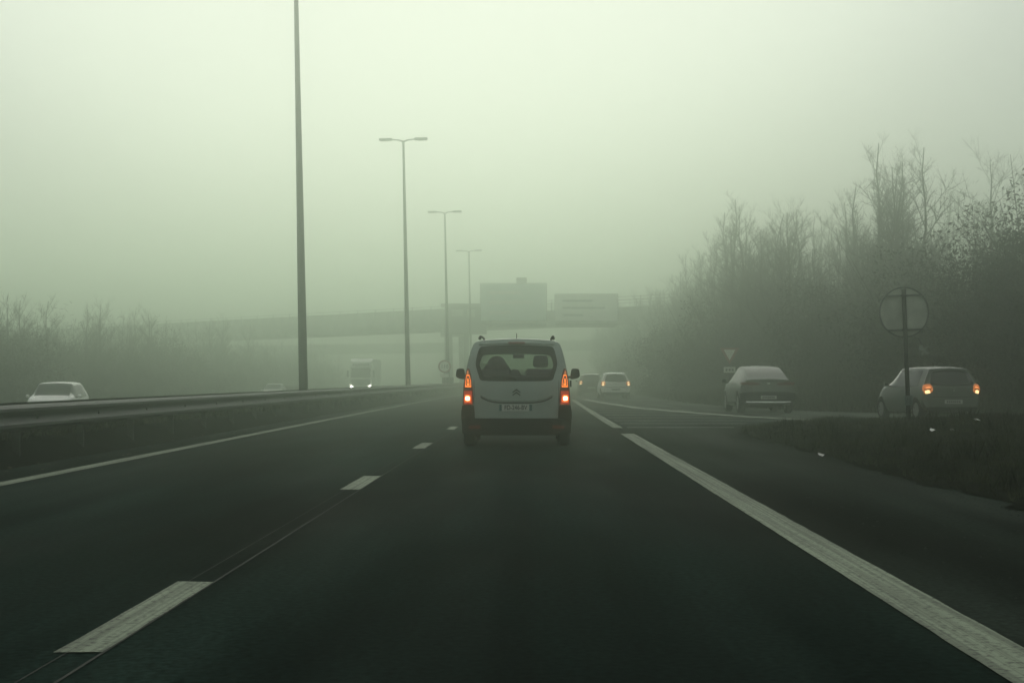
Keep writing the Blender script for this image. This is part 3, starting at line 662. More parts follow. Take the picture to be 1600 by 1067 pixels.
# bumper, tailgate details
plate(vc, [(-.905, .22), (-.5, .205), (.5, .205), (.905, .22), (.92, .44), (.88, .475), (-.88, .475), (-.92, .44)], m_black, van, 'rear_bumper', .05, .22, 6)
for sg in (-1, 1): plate(vc, [(.695, .47), (.925, .45), (.925, .58), (.905, .69), (.72, .69), (.70, .60)], m_black, van, 'bumper_corner', .035, .12, sg=sg)
plate(vc, [(-.70, .19), (.70, .19), (.62, .27), (-.62, .27)], m_under, van, 'bumper_skirt', .02, .1)
for sg in (-1, 1): plate(vc, [(.60, .30), (.80, .30), (.80, .35), (.60, .36)], m_redglass, van, 'reflector', .056, .01, sg=sg)
plate(vc, smooth_poly([(-.125, 1.722), (.125, 1.722), (.13, 1.75), (-.13, 1.75)], 2), m_redglass, van, 'third_brake_lamp', .024, .02)
plate(vc, smooth_poly([(-.60, 1.71), (0, 1.735), (.60, 1.71), (.58, 1.74), (0, 1.765), (-.58, 1.74)], 3), m_vanp, van, 'spoiler_lip', .03, .06, smooth=True)
bpy.data.objects['third_brake_lamp'].location.y = -.03
# groove that arches down across the tailgate above the plate
gr_ = []
for k in range(33):
    x = -.60+1.2*k/32; gr_.append((x, .755+.10*abs(x/.6)**4.5-(.0)))
v = []
for x, z in gr_: v += [(x, vc.surf(x, z)-.014, z+.016), (x, vc.surf(x, z)-.001, z-.016)]
MB().add(v, [(2*k, 2*k+2, 2*k+3, 2*k+1) for k in range(32)]).build('tailgate_lip', m_vanp, van)
v = []
for x, z in gr_: v += [(x, vc.surf(x, z)-.0025, z-.014), (x, vc.surf(x, z)-.0025, z-.034)]
MB().add(v, [(2*k, 2*k+2, 2*k+3, 2*k+1) for k in range(32)]).build('handle_recess_shade', m_blk_gl, van)  # flat black strip, the shade of the recess put in as colour
for sg in (-1, 1):
    v = []
    for z in np.linspace(.48, 1.10, 12): v += [(sg*.705, vc.surf(.7, z)-.0022, z), (sg*.713, vc.surf(.7, z)-.0022, z)]
    MB().add(v, [(2*k, 2*k+1, 2*k+3, 2*k+2) for k in range(11)]).build('shut_line', m_ink, van)
pl = plate(vc, [(-.26, .595), (.26, .595), (.26, .705), (-.26, .705)], m_plate, van, 'licence_plate', .016, .012, 2)
plate(vc, [(-.285, .597), (-.245, .597), (-.245, .703), (-.285, .703)], m_plate_b, pl, 'plate_band', .019, .01, 2); plate(vc, [(.215, .597), (.262, .597), (.262, .703), (.215, .703)], m_plate_b, pl, 'plate_band', .019, .01, 2)
txt('FD-246-BV', .105, m_ink, pl, (-.012, vc.surf(0, .65)-.0185, .65), bold=.0022, sx=.80)
em = MB()
for dz in (0, -.048):
    for s in (1, -1): em.add([(0, yq, .965+dz+h_) for yq in (0, .012) for h_ in (0, -.026)]+[(s*.066, yq, .915+dz+h_) for yq in (0, .012) for h_ in (0, -.020)], [(0, 1, 5, 4), (2, 3, 7, 6), (0, 2, 6, 4), (1, 3, 7, 5), (4, 5, 7, 6)])
e_ = em.build('chevron_emblem', m_ink, van); e_.location.y = vc.surf(0, .93)-.016
for sg in (-1, 1):
    MB().tube([(sg*.62, .40, 1.815), (sg*.615, .52, 1.845), (sg*.61, 1.5, 1.862), (sg*.60, 2.55, 1.845), (sg*.60, 2.7, 1.80)], [.028, .02, .015, .018, .022], 8).build('roof_rail', m_black, van, True)
    wheel(van, sg*.795, .86, .315, .205); wheel(van, sg*.795, 3.64, .315, .205)
    mirror(van, sg*.955, 3.02, 1.215, .165, .20, m_black)
    MB().tube([(sg*.955, 3.05, 1.10), (sg*.955, 3.02, .99)], .02, 6).build('mirror_stalk', m_black, van)
MB().tube([(0, .55, 1.80), (0, .47, 1.90)], .006, 6).build('antenna', m_black, van)
MB().tube([(0, vc.surf(0, 1.13)-.03, 1.12), (-.05, vc.surf(0, 1.16)-.015, 1.15), (-.40, vc.surf(.4, 1.16)-.015, 1.17)], [.015, .008, .006], 6).build('rear_wiper', m_black, van)
MB().tube([(-.5, .16, .24), (-.5, .02, .22)], .03, 10).build('exhaust_pipe', m_galv_d, van)
plate(vc, [(-.30, .62), (.30, .62), (.28, .78), (-.28, .78)], m_black, van, 'grille', .01, .02, front=True)
for sg in (-1, 1): plate(vc, [(.42, .72), (.68, .70), (.66, .84), (.45, .84)], m_headoff, van, 'headlamp', .01, .03, front=True, sg=sg)
iv = MB().box(-.09, .12, 3.02, 3.05, 1.50, 1.575, .012).build('interior_mirror', m_blk_gl, van); MB().tube([(0, 3.04, 1.57), (0, 3.1, 1.66)], .012, 6).build('mirror_stem', m_black, iv)
MB().box(-.19, -.07, 2.98, 3.0, 1.575, 1.60).build('sun_visor', m_int, van)
def seat(x, y, wd=.27, head=True):
    o = MB().box(x-wd, x+wd, y, y+.14, .75, 1.31, .05).build('seat_back', m_int, van, True); MB().box(x-wd, x+wd, y+.1, y+.6, .62, .78, .05).build('seat_cushion', m_int, o)
    if head:
        P = smooth_poly([(-.12, 1.34), (.12, 1.34), (.13, 1.46), (.10, 1.54), (-.10, 1.54), (-.13, 1.46)], 3); n = len(P)
        MB().add([(x+a, yy, b) for yy in (y+.01, y+.13) for a, b in P], [tuple(range(n)), tuple(range(2*n-1, n-1, -1))]+[(k, (k+1) % n, n+(k+1) % n, n+k) for k in range(n)]).build('headrest', m_int, o)
        MB().tube([(x-.05, y+.07, 1.28), (x-.05, y+.07, 1.37)], .008, 5).build('headrest_rod', m_galv_d, o); MB().tube([(x+.05, y+.07, 1.28), (x+.05, y+.07, 1.37)], .008, 5).build('headrest_rod', m_galv_d, o)
seat(.41, 2.15); seat(-.40, 2.15, head=False)
MB().box(-.62, .62, 1.2, 1.36, .7, 1.20, .06).build('rear_bench', m_int, van); MB().box(-.70, .70, .25, 1.15, .95, 1.03, .02).build('parcel_shelf', m_int, van)
MB().add([(.08, 1.21, 1.19), (.02, 1.22, 1.29), (-.08, 1.22, 1.30), (-.15, 1.21, 1.19), (.08, 1.33, 1.19), (.02, 1.32, 1.29), (-.08, 1.32, 1.30), (-.15, 1.33, 1.19)], [(0, 1, 2, 3), (7, 6, 5, 4), (0, 4, 5, 1), (1, 5, 6, 2), (2, 6, 7, 3)]).build('rear_headrest', m_int, van)
sw = MB(); n = 20
sw.tube([(-.40+.18*math.cos(2*math.pi*k/n), 2.98+.06*math.sin(2*math.pi*k/n), .98+.17*math.sin(2*math.pi*k/n)) for k in range(n+1)], .014, 6, False).build('steering_wheel', m_black, van)

# ---- the driver: one continuous skinned figure with hood, seated, hands on the wheel ----
def person(loc):
    J = [((0, 0, .0), (.17, .13)), ((0, .02, .22), (.17, .12)), ((0, .03, .42), (.21, .13)), ((0, .04, .54), (.10, .09)), ((0, .05, .60), (.065, .065)), ((0, .06, .70), (.088, .10)), ((0, .07, .79), (.070, .085)),
         ((.17, .04, .47), (.075, .075)), ((.25, .20, .28), (.055, .055)), ((.17, .48, .26), (.042, .042)), ((.15, .60, .30), (.035, .025)), ((-.17, .04, .47), (.075, .075)), ((-.25, .20, .28), (.055, .055)), ((-.17, .48, .26), (.042, .042)), ((-.15, .60, .30), (.035, .025)),
         ((.10, .10, -.02), (.10, .10)), ((.13, .48, .04), (.075, .075)), ((.13, .66, -.30), (.05, .05)), ((.13, .80, -.34), (.045, .035)), ((-.10, .10, -.02), (.10, .10)), ((-.13, .48, .04), (.075, .075)), ((-.13, .66, -.30), (.05, .05)), ((-.13, .80, -.34), (.045, .035)),
         ((.13, .66, .345), (.012, .011)), ((.145, .67, .34), (.012, .011)), ((.16, .67, .325), (.011, .010)), ((.175, .66, .31), (.010, .007)), ((.125, .60, .33), (.013, .012)),
         ((-.13, .66, .345), (.012, .011)), ((-.145, .67, .34), (.012, .011)), ((-.16, .67, .325), (.011, .010)), ((-.175, .66, .31), (.010, .007)), ((-.125, .60, .33), (.013, .012))]
    E = [(0, 1), (1, 2), (2, 3), (3, 4), (4, 5), (5, 6), (2, 7), (7, 8), (8, 9), (9, 10), (2, 11), (11, 12), (12, 13), (13, 14), (0, 15), (15, 16), (16, 17), (17, 18), (0, 19), (19, 20), (20, 21), (21, 22)]+[(10, k) for k in range(23, 28)]+[(14, k) for k in range(28, 33)]
    me = bpy.data.meshes.new('person_body'); me.from_pydata([j[0] for j in J], E, []); o = bpy.data.objects.new('person_body', me); C.objects.link(o)
    sk = o.modifiers.new('skin', 'SKIN'); sk.use_smooth_shade = True
    for i, j in enumerate(J): me.skin_vertices[0].data[i].radius = j[1]; me.skin_vertices[0].data[i].use_root = (i == 0)
    ss = o.modifiers.new('ss', 'SUBSURF'); ss.levels = 2; ss.render_levels = 2
    dg = bpy.context.evaluated_depsgraph_get(); m2 = bpy.data.meshes.new_from_object(o.evaluated_get(dg)); bpy.data.objects.remove(o)
    m2.materials.clear(); m2.materials.append(M('skin_and_trousers', (.03, .025, .022), .8, .2))
    t = empty('person', loc); b = bpy.data.objects.new('body', m2); C.objects.link(b); b.parent = t; b['kind'] = 'person' if False else ''
    del b['kind']
    # jacket with raised collar and hood: rings round torso, neck, head
    v = []; n = 20
    for z, rx, ry, yo in ((.02, .20, .15, .0), (.20, .21, .15, .02), (.36, .255, .15, .03), (.46, .28, .15, .04), (.52, .275, .15, .04), (.575, .25, .145, .05), (.63, .215, .145, .055), (.70, .165, .145, .06), (.76, .13, .13, .06), (.80, .085, .09, .055), (.82, .02, .03, .05)):
        v += [(rx*math.cos(2*math.pi*k/n), yo+ry*math.sin(2*math.pi*k/n)*(.72 if math.sin(2*math.pi*k/n) > .3 and z > .6 else 1), z) for k in range(n)]
    f = [(i*n+k, i*n+(k+1) % n, i*n+n+(k+1) % n, i*n+n+k) for i in range(10) for k in range(n)]
    MB().add(v, f).build('jacket', m_int, t, True)
    return nm(t, 'driver in dark hooded jacket seen from behind through the rear window', 'person')
person((-.30-.37, 36.0+2.38, .72))

# ---- hatchback pattern ----
HST = [(0, .32, .78, .62, .845, .97, .80, 1.36, .60, 1.45), (1.0, .24, .80, .60, .855, .95, .82, 1.385, .64, 1.50), (2.1, .22, .80, .58, .855, .92, .82, 1.37, .63, 1.48), (3.0, .24, .80, .56, .85, .93, .78, .99, .62, 1.02), (3.7, .27, .76, .54, .81, .76, .70, .82, .55, .85), (4.0, .33, .66, .52, .70, .62, .58, .66, .45, .68)]
hyf = lambda z: max(0, z-.93)*.62+max(0, .9-z)*.02
def hcls(b, x, y, z):
    if b in (5, 6) and 2.2 < y < 2.98: return 'windscreen'
    if b == 4 and .42 < y < 2.75: return 'pillar' if abs(y-1.45) < .06 or y < .5 else 'glass'
    return 'body'
def hatch(name, loc, rz, paint, glass, label, cat='car', lampset='amber', wside='rear'):
    t = empty(name, loc, (0, 0, rz)); nm(t, label, cat); c = Car(HST, hyf, .16, (.66, 3.24), .30, .83)
    W = smooth_poly([(-.60, .99), (0, .955), (.60, .99), (.60, 1.14), (.52, 1.33), (.30, 1.375), (0, 1.385), (-.30, 1.375), (-.52, 1.33), (-.60, 1.14)], 3)
    finish(c, t, hcls, paint, glass, None, .055)
    plate(c, W, glass, t, 'rear_window', .012, .02, 5, smooth=True)
    plate(c, smooth_poly([(-.50, 1.385), (0, 1.41), (.50, 1.385), (.48, 1.43), (0, 1.445), (-.48, 1.43)], 3), paint, t, 'roof_spoiler', .05, .08, smooth=True)
    plate(c, [(-.10, 1.40), (.10, 1.40), (.10, 1.42), (-.10, 1.42)], m_blk_gl, t, 'third_brake_lamp', .056, .01)
    L_ = smooth_poly([(.60, .80), (.78, .74), (.835, .86), (.80, .99), (.66, 1.01), (.60, .93)], 3)
    for sg in (-1, 1):
        l = plate(c, L_, {'amber': m_amber, 'off': m_redglass}[lampset], t, 'tail_lamp', .014, .06, sg=sg, smooth=True)
        if lampset == 'amber':
            plate(c, smooth_poly([(.66, .77), (.77, .75), (.79, .82), (.69, .85)], 3), m_amber_hot, l, 'bulb', .022, .01, sg=sg)
            plate(c, smooth_poly([(.655, .90), (.76, .885), (.77, .93), (.67, .955)], 3), m_amber_hot if wside == 'far' else M('lamp_amber_mid', (.1, .02, .01), .3, emit=(1, .33, .10), estr=1.3), l, 'bulb', .020, .01, sg=sg)
            plate(c, [(.65, .86), (.80, .85), (.80, .87), (.65, .885)], m_ink, l, 'lamp_divider', .024, .01, sg=sg)
        wheel(t, sg*.735, .66, .30, .19, 7); wheel(t, sg*.735, 3.24, .30, .19, 7)
        mirror(t, sg*.86, 2.55, .98, .13, .13, paint)
        plate(c, [(.42, .62), (.66, .60), (.64, .74), (.44, .74)], m_headoff, t, 'headlamp', .01, .03, front=True, sg=sg)
        mb = MB()
        for y in (1.45, 2.6): mb.add([(sg*.862, y+d, z) for z in (.35, .9) for d in (0, .01)], [(0, 1, 3, 2)])
        mb.build('door_gap', m_ink, t); MB().box(min(sg*.855, sg*.88), max(sg*.855, sg*.88), 1.6, 1.78, .80, .83).build('door_handle', paint, t)
    plate(c, smooth_poly([(-.60, .655), (0, .64), (.60, .655), (.60, .675), (0, .662), (-.60, .675)], 2), m_ink, t, 'tailgate_gap', .004, .008)
    p = plate(c, [(-.26, .47), (.26, .47), (.26, .575), (-.26, .575)], m_plate, t, 'licence_plate', .02, .015, 2)
    for k in range(7): plate(c, [(-.20+k*.06, .495), (-.165+k*.06, .495), (-.165+k*.06, .55), (-.20+k*.06, .55)], m_ink, p, 'plate_mark', .024, .004, 1)
    plate(c, [(-.76, .40), (.76, .40), (.77, .42), (-.77, .42)], paint, t, 'bumper_trim', .03, .03)
    plate(c, [(-.70, .25), (.70, .25), (.74, .37), (-.74, .37)], m_black, t, 'bumper_skirt', .02, .06)
    plate(c, smooth_poly([(-.03, .83), (0, .80), (.03, .83), (0, .87)], 2), m_chrome, t, 'badge', .02, .015)
    plate(c, [(-.30, .46), (.30, .46), (.28, .56), (-.28, .56)], m_black, t, 'grille', .01, .02, front=True)
    return t
hatch('hatchback', (11.5, 59.3, -.02), R(12.5), m_greyp, m_glass_d, 'grey-green hatchback on the ramp behind the round sign, with orange lamps lit')
hatch('hatchback', (4.65, 123, 0), R(2.5), m_white, m_glass_d, 'white hatchback with warm lamps lit, just right of the van', wside='far')
dc = hatch('hatchback', (3.95, 150, 0), R(1), m_darkp, m_glass_d, 'dark car farthest ahead, half hidden behind the white hatchback', wside='far')

# ---- silver fastback ----
SST = [(0, .36, .82, .66, .905, .93, .88, 1.03, .74, 1.09), (.35, .28, .84, .66, .915, .95, .88, 1.15, .70, 1.22), (.8, .24, .86, .66, .92, .97, .88, 1.31, .66, 1.38), (1.4, .22, .86, .66, .92, .98, .88, 1.44, .64, 1.53), (2.2, .22, .86, .64, .92, .97, .88, 1.47, .64, 1.575), (2.7, .22, .86, .62, .92, .96, .87, 1.42, .63, 1.53),
       (3.5, .24, .86, .60, .91, .98, .84, 1.04, .68, 1.08), (4.2, .28, .82, .58, .88, .88, .78, .93, .60, .96), (4.6, .36, .72, .56, .77, .70, .62, .74, .48, .77)]
syf = lambda z: max(0, z-1.02)*.2+max(0, .72-z)*(-.06)
def scls(b, x, y, z):
    if b in (5, 6) and 2.78 < y < 3.45: return 'windscreen'
    if b in (5, 6) and .22 < y < 1.25: return 'rear_window' if not (b == 5 and x > .60) else 'body'
    if b == 4 and .85 < y < 3.15: return 'pillar' if abs(y-1.95) < .06 else 'glass'
    return 'body'
t = empty('fastback_car', (7.72, 71.2, 0), (0, 0, R(3.5))); nm(t, 'silver raised fastback car on the ramp with a bright strip along its dark rear bumper', 'car')
c = Car(SST, syf, .17, (.86, 3.58), .35, .89); finish(c, t, scls, m_silver, m_glass_p, None, .055)
plate(c, smooth_poly([(-.74, 1.055), (0, 1.085), (.74, 1.055), (.72, 1.10), (0, 1.135), (-.72, 1.10)], 3), m_silver, t, 'boot_spoiler', .07, .12, smooth=True)
plate(c, smooth_poly([(-.66, 1.025), (0, 1.05), (.66, 1.025), (.66, 1.05), (0, 1.072), (-.66, 1.05)], 2), m_ink, t, 'spoiler_gap', .02, .01)
for sg in (-1, 1):
    plate(c, smooth_poly([(.30, .935), (.60, .925), (.885, .95), (.89, 1.02), (.60, 1.025), (.30, .99)], 3), m_redglass, t, 'tail_lamp', .016, .05, sg=sg)
    wheel(t, sg*.79, .86, .35, .22); wheel(t, sg*.79, 3.58, .35, .22); mirror(t, sg*.94, 3.0, 1.05, .16, .16, m_silver)
    plate(c, [(.45, .70), (.72, .68), (.70, .80), (.47, .80)], m_headoff, t, 'headlamp', .01, .03, front=True, sg=sg)
    plate(c, smooth_poly([(.86, .98), (.90, .98), (.90, 1.0), (.86, 1.0)], 1), m_chrome, t, 'lamp_accent', .02, .01, sg=sg)
    mb = MB()
    for y in (1.35, 1.95, 3.05): mb.add([(sg*.925, y+d, z) for z in (.4, .93) for d in (0, .012)], [(0, 1, 3, 2)])
    mb.build('door_gap', m_ink, t)
    MB().box(min(sg*.86, sg*.93), max(sg*.86, sg*.93), 1.3, 3.15, .26, .36, .02).build('side_sill', m_black, t)
plate(c, [(-.90, .44), (-.80, .30), (.80, .30), (.90, .44), (.92, .66), (.62, .70), (-.62, .70), (-.92, .66)], m_black, t, 'rear_bumper', .035, .15, 6)
plate(c, smooth_poly([(-.68, .355), (0, .35), (.68, .355), (.72, .40), (0, .39), (-.72, .40)], 3), m_chrome, t, 'bumper_strip', .05, .03)
p = plate(c, [(-.26, .47), (.26, .47), (.26, .58), (-.26, .58)], m_plate, t, 'licence_plate', .05, .015, 2)
for k in range(7): plate(c, [(-.21+k*.06, .495), (-.17+k*.06, .495), (-.17+k*.06, .555), (-.21+k*.06, .555)], m_ink, p, 'plate_mark', .054, .004, 1)
plate(c, [(-.055, .955), (.055, .955), (.05, 1.0), (-.05, 1.0)], m_chrome, t, 'badge', .02, .015)
plate(c, [(-.35, .50), (.35, .50), (.33, .64), (-.33, .64)], m_black, t, 'grille', .01, .02, front=True)

# ---- oncoming white cars (only what shows above the barrier is seen, the rest is there too) ----
o1 = hatch('saloon_car', (-17.25, 79.5, -.47), R(180+1.5), m_white, m_glass_p, 'white car oncoming beyond the median barrier at the far left', lampset='off')
for ch in o1.children:
    if ch.name.startswith('body'): pass
o2 = hatch('saloon_car', (-21.4, 179, -.74), R(180), m_white2, m_glass_p, 'second white oncoming car, its pale roof showing left of the nearest lamp post', lampset='off')

# ---- lorry ----
t = empty('lorry', (-18.7, 232, -.56)); nm(t, 'white oncoming lorry with both headlamps lit, between the first two lamp posts', 'lorry')
MB().add([(x, y, z) for x, y, z in ((-1.22, 0, .75), (1.22, 0, .75), (1.25, 2.2, .75), (-1.25, 2.2, .75), (-1.22, 0, 1.75), (1.22, 0, 1.75), (-1.16, .35, 2.95), (1.16, .35, 2.95), (1.22, 2.2, 3.0), (-1.22, 2.2, 3.0))], [(0, 1, 5, 4), (4, 5, 7, 6), (6, 7, 8, 9), (1, 2, 8, 7, 5), (0, 4, 6, 9, 3), (2, 3, 9, 8), (0, 3, 2, 1)]).build('cab', m_white2, t)
MB().add([(-1.12, .4, 2.96), (1.12, .4, 2.96), (1.18, 2.1, 2.99), (-1.18, 2.1, 2.99), (-1.1, .75, 3.55), (1.1, .75, 3.55), (1.2, 2.1, 3.9), (-1.2, 2.1, 3.9)], [(0, 1, 5, 4), (4, 5, 6, 7), (1, 2, 6, 5), (0, 4, 7, 3), (2, 3, 7, 6)]).build('roof_fairing', m_white, t)
fa = [c_ for c_ in t.children if c_.name.startswith('roof_fairing')][0]
for x in (-.9, -.62, -.35, -.1, .16, .42, .68): MB().box(x, x+.17, .42, .62, 3.16, 3.34).build('lettering_block', m_sign_d, fa)
MB().add([(-1.06, -.0+.02, 1.85), (1.06, .02, 1.85), (1.04, .28, 2.75), (-1.04, .28, 2.75)], [(0, 1, 2, 3)]).build('windscreen', m_glass_d, t)
MB().box(-1.0, 1.0, -.03, .0, 1.0, 1.65, .01).build('grille', m_sign_d, t); MB().box(-1.24, 1.24, -.12, .3, .35, .78, .05).build('bumper', m_white2, t); MB().box(-1.0, 1.0, -.08, .12, 2.72, 2.86).build('sun_shield', m_sign_d, t)
for s in (-1, 1):
    MB().disc((s*.98, -.14, .88), .13, .04, n=16).build('headlamp', m_head, t)
    m_ = MB().box(min(s*1.3, s*1.5), max(s*1.3, s*1.5), .1, .2, 1.9, 2.6, .03).build('wing_mirror', m_black, t); MB().tube([(s*1.2, .2, 2.5), (s*1.4, .15, 2.5)], .02, 6).build('mirror_arm', m_black, m_)
    for yw in (.7, 4.2, 9, 10.3): wheel(t, s*1.08, yw, .5, .3)
MB().box(-1.25, 1.25, 2.6, 13, 1.1, 3.85, .04).build('trailer', m_white2, t); MB().box(-.5, .5, 1, 12.5, .6, 1.05).build('chassis', m_under, t)

# ---------------------------------------------------------------- trees
def tree_mesh(seed, H, spread, upright, nb=21, ns=8, ntw=9, leafy=0.):
    rd = random.Random(seed); tr = MB(); V = []; F = []
    def seg(p, q, r0, r1):
        d = (q-p); L_ = d.length
        if L_ < 1e-5: return
        d /= L_; a = d.cross(Vector((0, 0, 1)) if abs(d.z) < .9 else Vector((1, 0, 0))).normalized(); b = d.cross(a); base = len(V)
        for c0, r in ((p, r0), (q, r1)):
            for k in range(3): an = k*2.0944; V.append(tuple(c0+(a*math.cos(an)+b*math.sin(an))*r))
        for k in range(3): F.append((base+k, base+(k+1) % 3, base+3+(k+1) % 3, base+3+k))
    pts = []; p = Vector((0, 0, -.3))
    for i in range(9): pts.append(p.copy()); p = p+Vector((rd.gauss(0, .14), rd.gauss(0, .14), (H*.92)/8))
    tr.tube(pts, [max(.02, .012*H*(1-i/9.2)) for i in range(9)], 8)
    def at(u): k = min(7, int(u*8)); return pts[k].lerp(pts[k+1], u*8-k)
    def grow(p, d, L_, r, level):
        n = 3; q = p.copy(); dd = d.copy(); nodes = [p.copy()]
        for i in range(n):
            dd = (dd+Vector((rd.gauss(0, .16), rd.gauss(0, .16), rd.gauss(.06, .10)))).normalized(); q2 = q+dd*L_/n
            seg(q, q2, r*(1-i/n*.7), r*(1-(i+1)/n*.75)); q = q2; nodes.append(q.copy())
        if level >= 3: return
        cnt = ns if level == 1 else ntw
        for k in range(cnt):
            u = rd.uniform(.2, 1)*n; i = min(n-1, int(u)); s = nodes[i].lerp(nodes[i+1], u-i)
            nd = (dd*.7+Vector((rd.gauss(0, .6), rd.gauss(0, .6), rd.gauss(.25, .35)))).normalized()
            grow(s, nd, L_*rd.uniform(.30, .5), r*.45, level+1)
    for k in range(nb):
        u = .18+.8*(k/nb)**.9; a = rd.uniform(0, 6.283); s = at(u)
        d = Vector((math.cos(a), math.sin(a), upright*rd.uniform(.7, 1.4))).normalized()
        grow(s, d, spread*(1.15-u*.75)*rd.uniform(.7, 1.15), .006*H*(1.1-u), 1)
    return tr, V, F
def make_tree(seed, H, spread, up, **k):
    t = empty('bare_tree'); tr, V, F = tree_mesh(seed, H, spread, up, **k); tr.build('trunk', m_bark, t, True)
    o = np_mesh('crown', np.array(V), np.array(F), m_twig, t); return t
def make_bush(seed, Rr, H):
    rd = np.random.default_rng(seed); t = empty('bush'); n = 9000
    u = rd.normal(size=(n, 3)); u /= np.linalg.norm(u, axis=1)[:, None]; r = rd.uniform(.35, 1, n)**.5
    lump = 1+.28*np.sin(u[:, 0]*5+seed)+.22*np.cos(u[:, 1]*6+seed*2)+.15*np.sin(u[:, 2]*8)
    c = u*(r*lump)[:, None]*np.array([Rr, Rr, H*.55]); c[:, 2] = np.abs(c[:, 2]+H*.42)
    a = rd.normal(size=(n, 3)); a /= np.linalg.norm(a, axis=1)[:, None]; b = rd.normal(size=(n, 3)); b -= (b*a).sum(1)[:, None]*a; b /= np.linalg.norm(b, axis=1)[:, None]
    s = rd.uniform(.02, .065, n)[:, None]; V = np.stack([c-a*s*1.6, c-b*s*.6, c+a*s*1.6, c+b*s*.6], 1).reshape(-1, 3)
    np_mesh('foliage', V, np.arange(4*n).reshape(-1, 4), m_leaf, t)
    mb = MB(); rp_ = random.Random(seed)
    for k in range(16): a_ = rp_.uniform(0, 6.28); q = Rr*rp_.uniform(.4, 1.05); mb.tube([(.1*math.cos(a_), .1*math.sin(a_), -.2), (q*.5*math.cos(a_), q*.5*math.sin(a_), H*.5), (q*math.cos(a_), q*math.sin(a_), H*rp_.uniform(.8, 1.25))], [.03, .018, .006], 4)
    mb.build('stems', m_bark, t); return t
protoR = [make_tree(11, 12, 3.4, 1.3), make_tree(12, 11, 3.8, 1.0), make_tree(13, 13.5, 3.0, 1.8), make_tree(14, 10, 3.6, 1.1), make_tree(15, 12, 4.4, .8)]
protoL = [make_tree(21, 9, 3.0, 1.1), make_tree(22, 7.5, 3.0, .9), make_tree(23, 10.5, 2.8, 1.5)]
protoB = [make_bush(1, 2.0, 3.0), make_bush(2, 2.6, 3.6), make_bush(3, 1.6, 2.2), make_bush(4, 2.3, 4.4)]
used = set()
SHAPE = {}; seen = set()
for p, d in zip(protoR, ('slender', 'bushy', 'tall upright', 'short rounded', 'wide spreading')): SHAPE[id(p)] = d
for p, d in zip(protoL, ('twiggy', 'low rounded', 'upright')): SHAPE[id(p)] = d
for p, d in zip(protoB, ('rounded', 'broad', 'small', 'tall')): SHAPE[id(p)] = d
def zone(x, y):
    px = 835+3370*x/y
    for lim, t in ((70, 'at the far left edge'), (150, 'above the oncoming white car'), (260, 'right of the oncoming white car'), (380, 'left of the second oncoming car'), (450, 'above the second oncoming car'), (540, 'right of the nearest lamp post'), (700, 'left of the bridge columns'), (1000, 'near the white hatchback'),
                   (1060, 'by the right bridge piers'), (1110, 'left of the give way sign'), (1170, 'behind the give way sign'), (1245, 'above the silver fastback'), (1310, 'right of the silver fastback'), (1370, 'left of the round sign'), (1450, 'behind the round sign'), (1530, 'above the grey-green hatchback'), (1600, 'at the right edge')):
        if px < lim: return t
    return 'just beyond the right edge'
def depth_word(y): return 'near' if y < 100 else 'hazy' if y < 150 else 'faint' if y < 220 else 'barely visible'
def plant(protos, x, y, sc_, label, cat, group, row):
    px = 835+3370*x/y
    if x > 0 and y < 113 and abs(px-1140) < (1 if cat == 'tree' else 2.8)*3370/y*sc_+14: return
    k = random.randrange(len(protos)); p = protos[k]
    if id(p) in used: t = copy_tree(p)
    else: used.add(id(p)); t = p
    t.location = (x, y, ground_h(x, y)-.15); t.rotation_euler = (random.uniform(-.05, .05), random.uniform(-.05, .05), random.uniform(0, 6.28)); t.scale = (sc_,)*3
    lb_ = f'{depth_word(y)} {SHAPE[id(p)]} {label} {zone(x, y)}, {row}'
    for pre in ('', 'larger ' if sc_ > .95 else 'smaller ', 'large ' if sc_ > .95 else 'small '):
        if pre+lb_ not in seen: lb_ = pre+lb_; break
    seen.add(lb_); nm(t, lb_, cat, group)
for i in range(170):                                                          # right-hand wood: rows from the bank edge backwards
    y = 104+(i/170)**1.3*250+random.uniform(-3, 3); r = (ramp_R(min(y, 141)) if y < 142 else 6.7+cx(y))
    fr = i % 3 == 0
    d = 4.5+random.uniform(0, 2.5) if fr else 5.0+abs(random.gauss(0, 10))
    x = max(r+d, .150*y+2 if y < 110 else 0); h_ = random.uniform(.68, 1.0)
    plant(protoR, x, y, h_, 'bare tree', 'tree', 'bare trees of the wood on the right', 'at the wood edge' if fr else 'set back')
for i in range(120):
    y = 98+(i/120)**1.3*260+random.uniform(-3, 3); fr = i % 3 == 0; x = -29.5+cx(y)-(random.uniform(0, 3) if fr else abs(random.gauss(0, 9)))
    plant(protoL, x, y, random.uniform(.55, .82), 'bare tree', 'tree', 'bare trees on the left', 'front row' if fr else 'second row' if x > -36+cx(y) else 'far back')
for i in range(130):
    y = 58+(i/130)**1.3*230+random.uniform(-2, 2); r = (ramp_R(min(y, 141)) if y < 142 else 6.7+cx(y)); d = abs(random.gauss(0, 5))
    x = r+2.6+d
    if y < 82: x = max(x, .17*y+2.5+random.uniform(0, 3))
    plant(protoB, x, y, random.uniform(.8, 1.35), 'bush', 'bush', 'bushes of the right bank', 'at the foot of the bank' if d < 2.5 else 'higher up the bank')
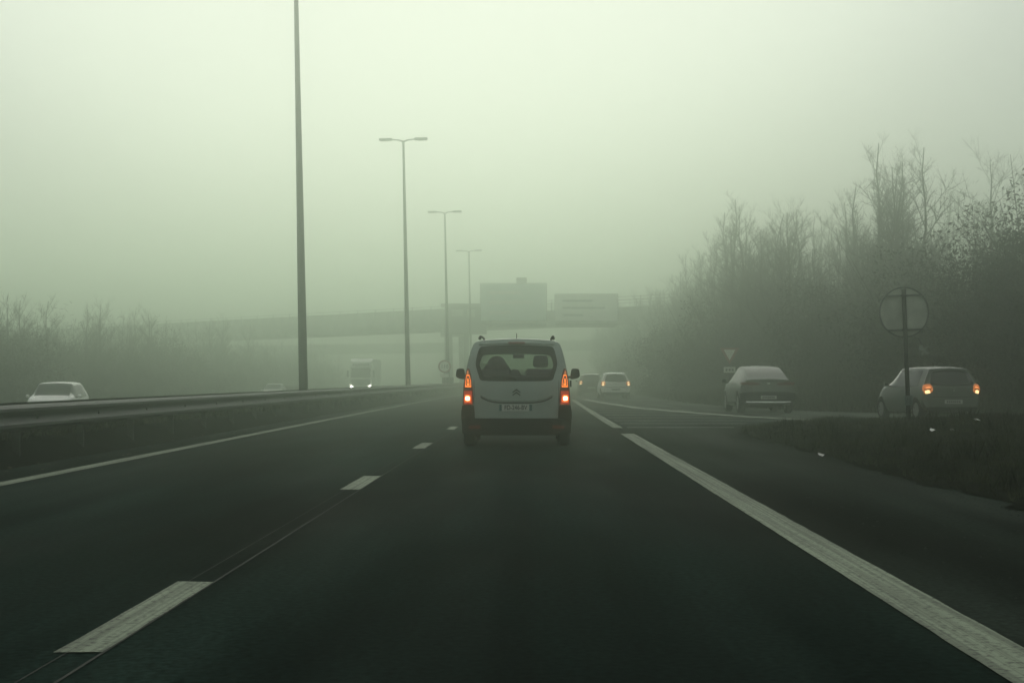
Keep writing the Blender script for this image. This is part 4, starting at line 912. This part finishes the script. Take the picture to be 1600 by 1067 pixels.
for i in range(90):
    y = 72+(i/90)**1.3*240+random.uniform(-2, 2); d = abs(random.gauss(0, 5)); x = -28.5+cx(y)-d
    plant(protoB, x, y, random.uniform(.7, 1.2), 'bush', 'bush', 'bushes on the left bank', 'beside the carriageway' if d < 2.5 else 'set back')
def woodland(name, x0f, sgn, hmax, label, n, seed):
    rd = np.random.default_rng(seed); y = 60+rd.uniform(0, 1, n)**1.2*380; off = rd.uniform(0, 38, n); x = np.array([x0f(a) for a in y])+sgn*off
    gh = np.array([ground_h(a, b) for a, b in zip(x, y)]); hh = hmax*(.75+.18*np.sin(y*.31)+.12*np.sin(y*.83+off*.4)+.1*np.sin(off*1.1)); hh = hh*np.clip((y-45)/75, .3, 1); z = gh+rd.beta(1.1, 1.5, n)*hh
    c = np.c_[x, y, z]; a = rd.normal(size=(n, 3))*np.array([.4, .4, 1]); a /= np.linalg.norm(a, axis=1)[:, None]; b = rd.normal(size=(n, 3)); b -= (b*a).sum(1)[:, None]*a; b /= np.linalg.norm(b, axis=1)[:, None]
    s = (rd.uniform(.12, .42, n)*np.clip((y-40)/110, .22, 1))[:, None]; V = np.stack([c-a*s, c-b*s*.09, c+a*s, c+b*s*.09], 1).reshape(-1, 3)
    nm(np_mesh(name, V, np.arange(4*n).reshape(-1, 4), m_leaf), label, 'wood', kind='stuff')
woodland('woodland', lambda y: (ramp_R(min(y, 141)) if y < 142 else 6.7+cx(y))+12, 1, 9, 'dense dark brush filling the wood behind the trees on the right', 230000, 5)
woodland('woodland', lambda y: -36+cx(y), -1, 6, 'dense dark brush behind the trees on the left', 150000, 6)

# ---------------------------------------------------------------- fog
HX = 700
hz = MB().box(-HX, HX, -150, 660, -3.5, 25).build('haze', None); nm(hz, kind='stuff', label='thick pale fog filling the air over the whole motorway', cat='fog')
m = bpy.data.materials.new('haze'); m.use_nodes = True; t = m.node_tree; t.nodes.clear(); o = t.nodes.new('ShaderNodeOutputMaterial'); vv = t.nodes.new('ShaderNodeVolumePrincipled')
vv.inputs['Density'].default_value = HAZE_DENSITY; vv.inputs['Anisotropy'].default_value = HAZE_G; vv.inputs['Color'].default_value = (.856, .945, .846, 1)
t.links.new(vv.outputs[0], o.inputs['Volume']); hz.data.materials.append(m)
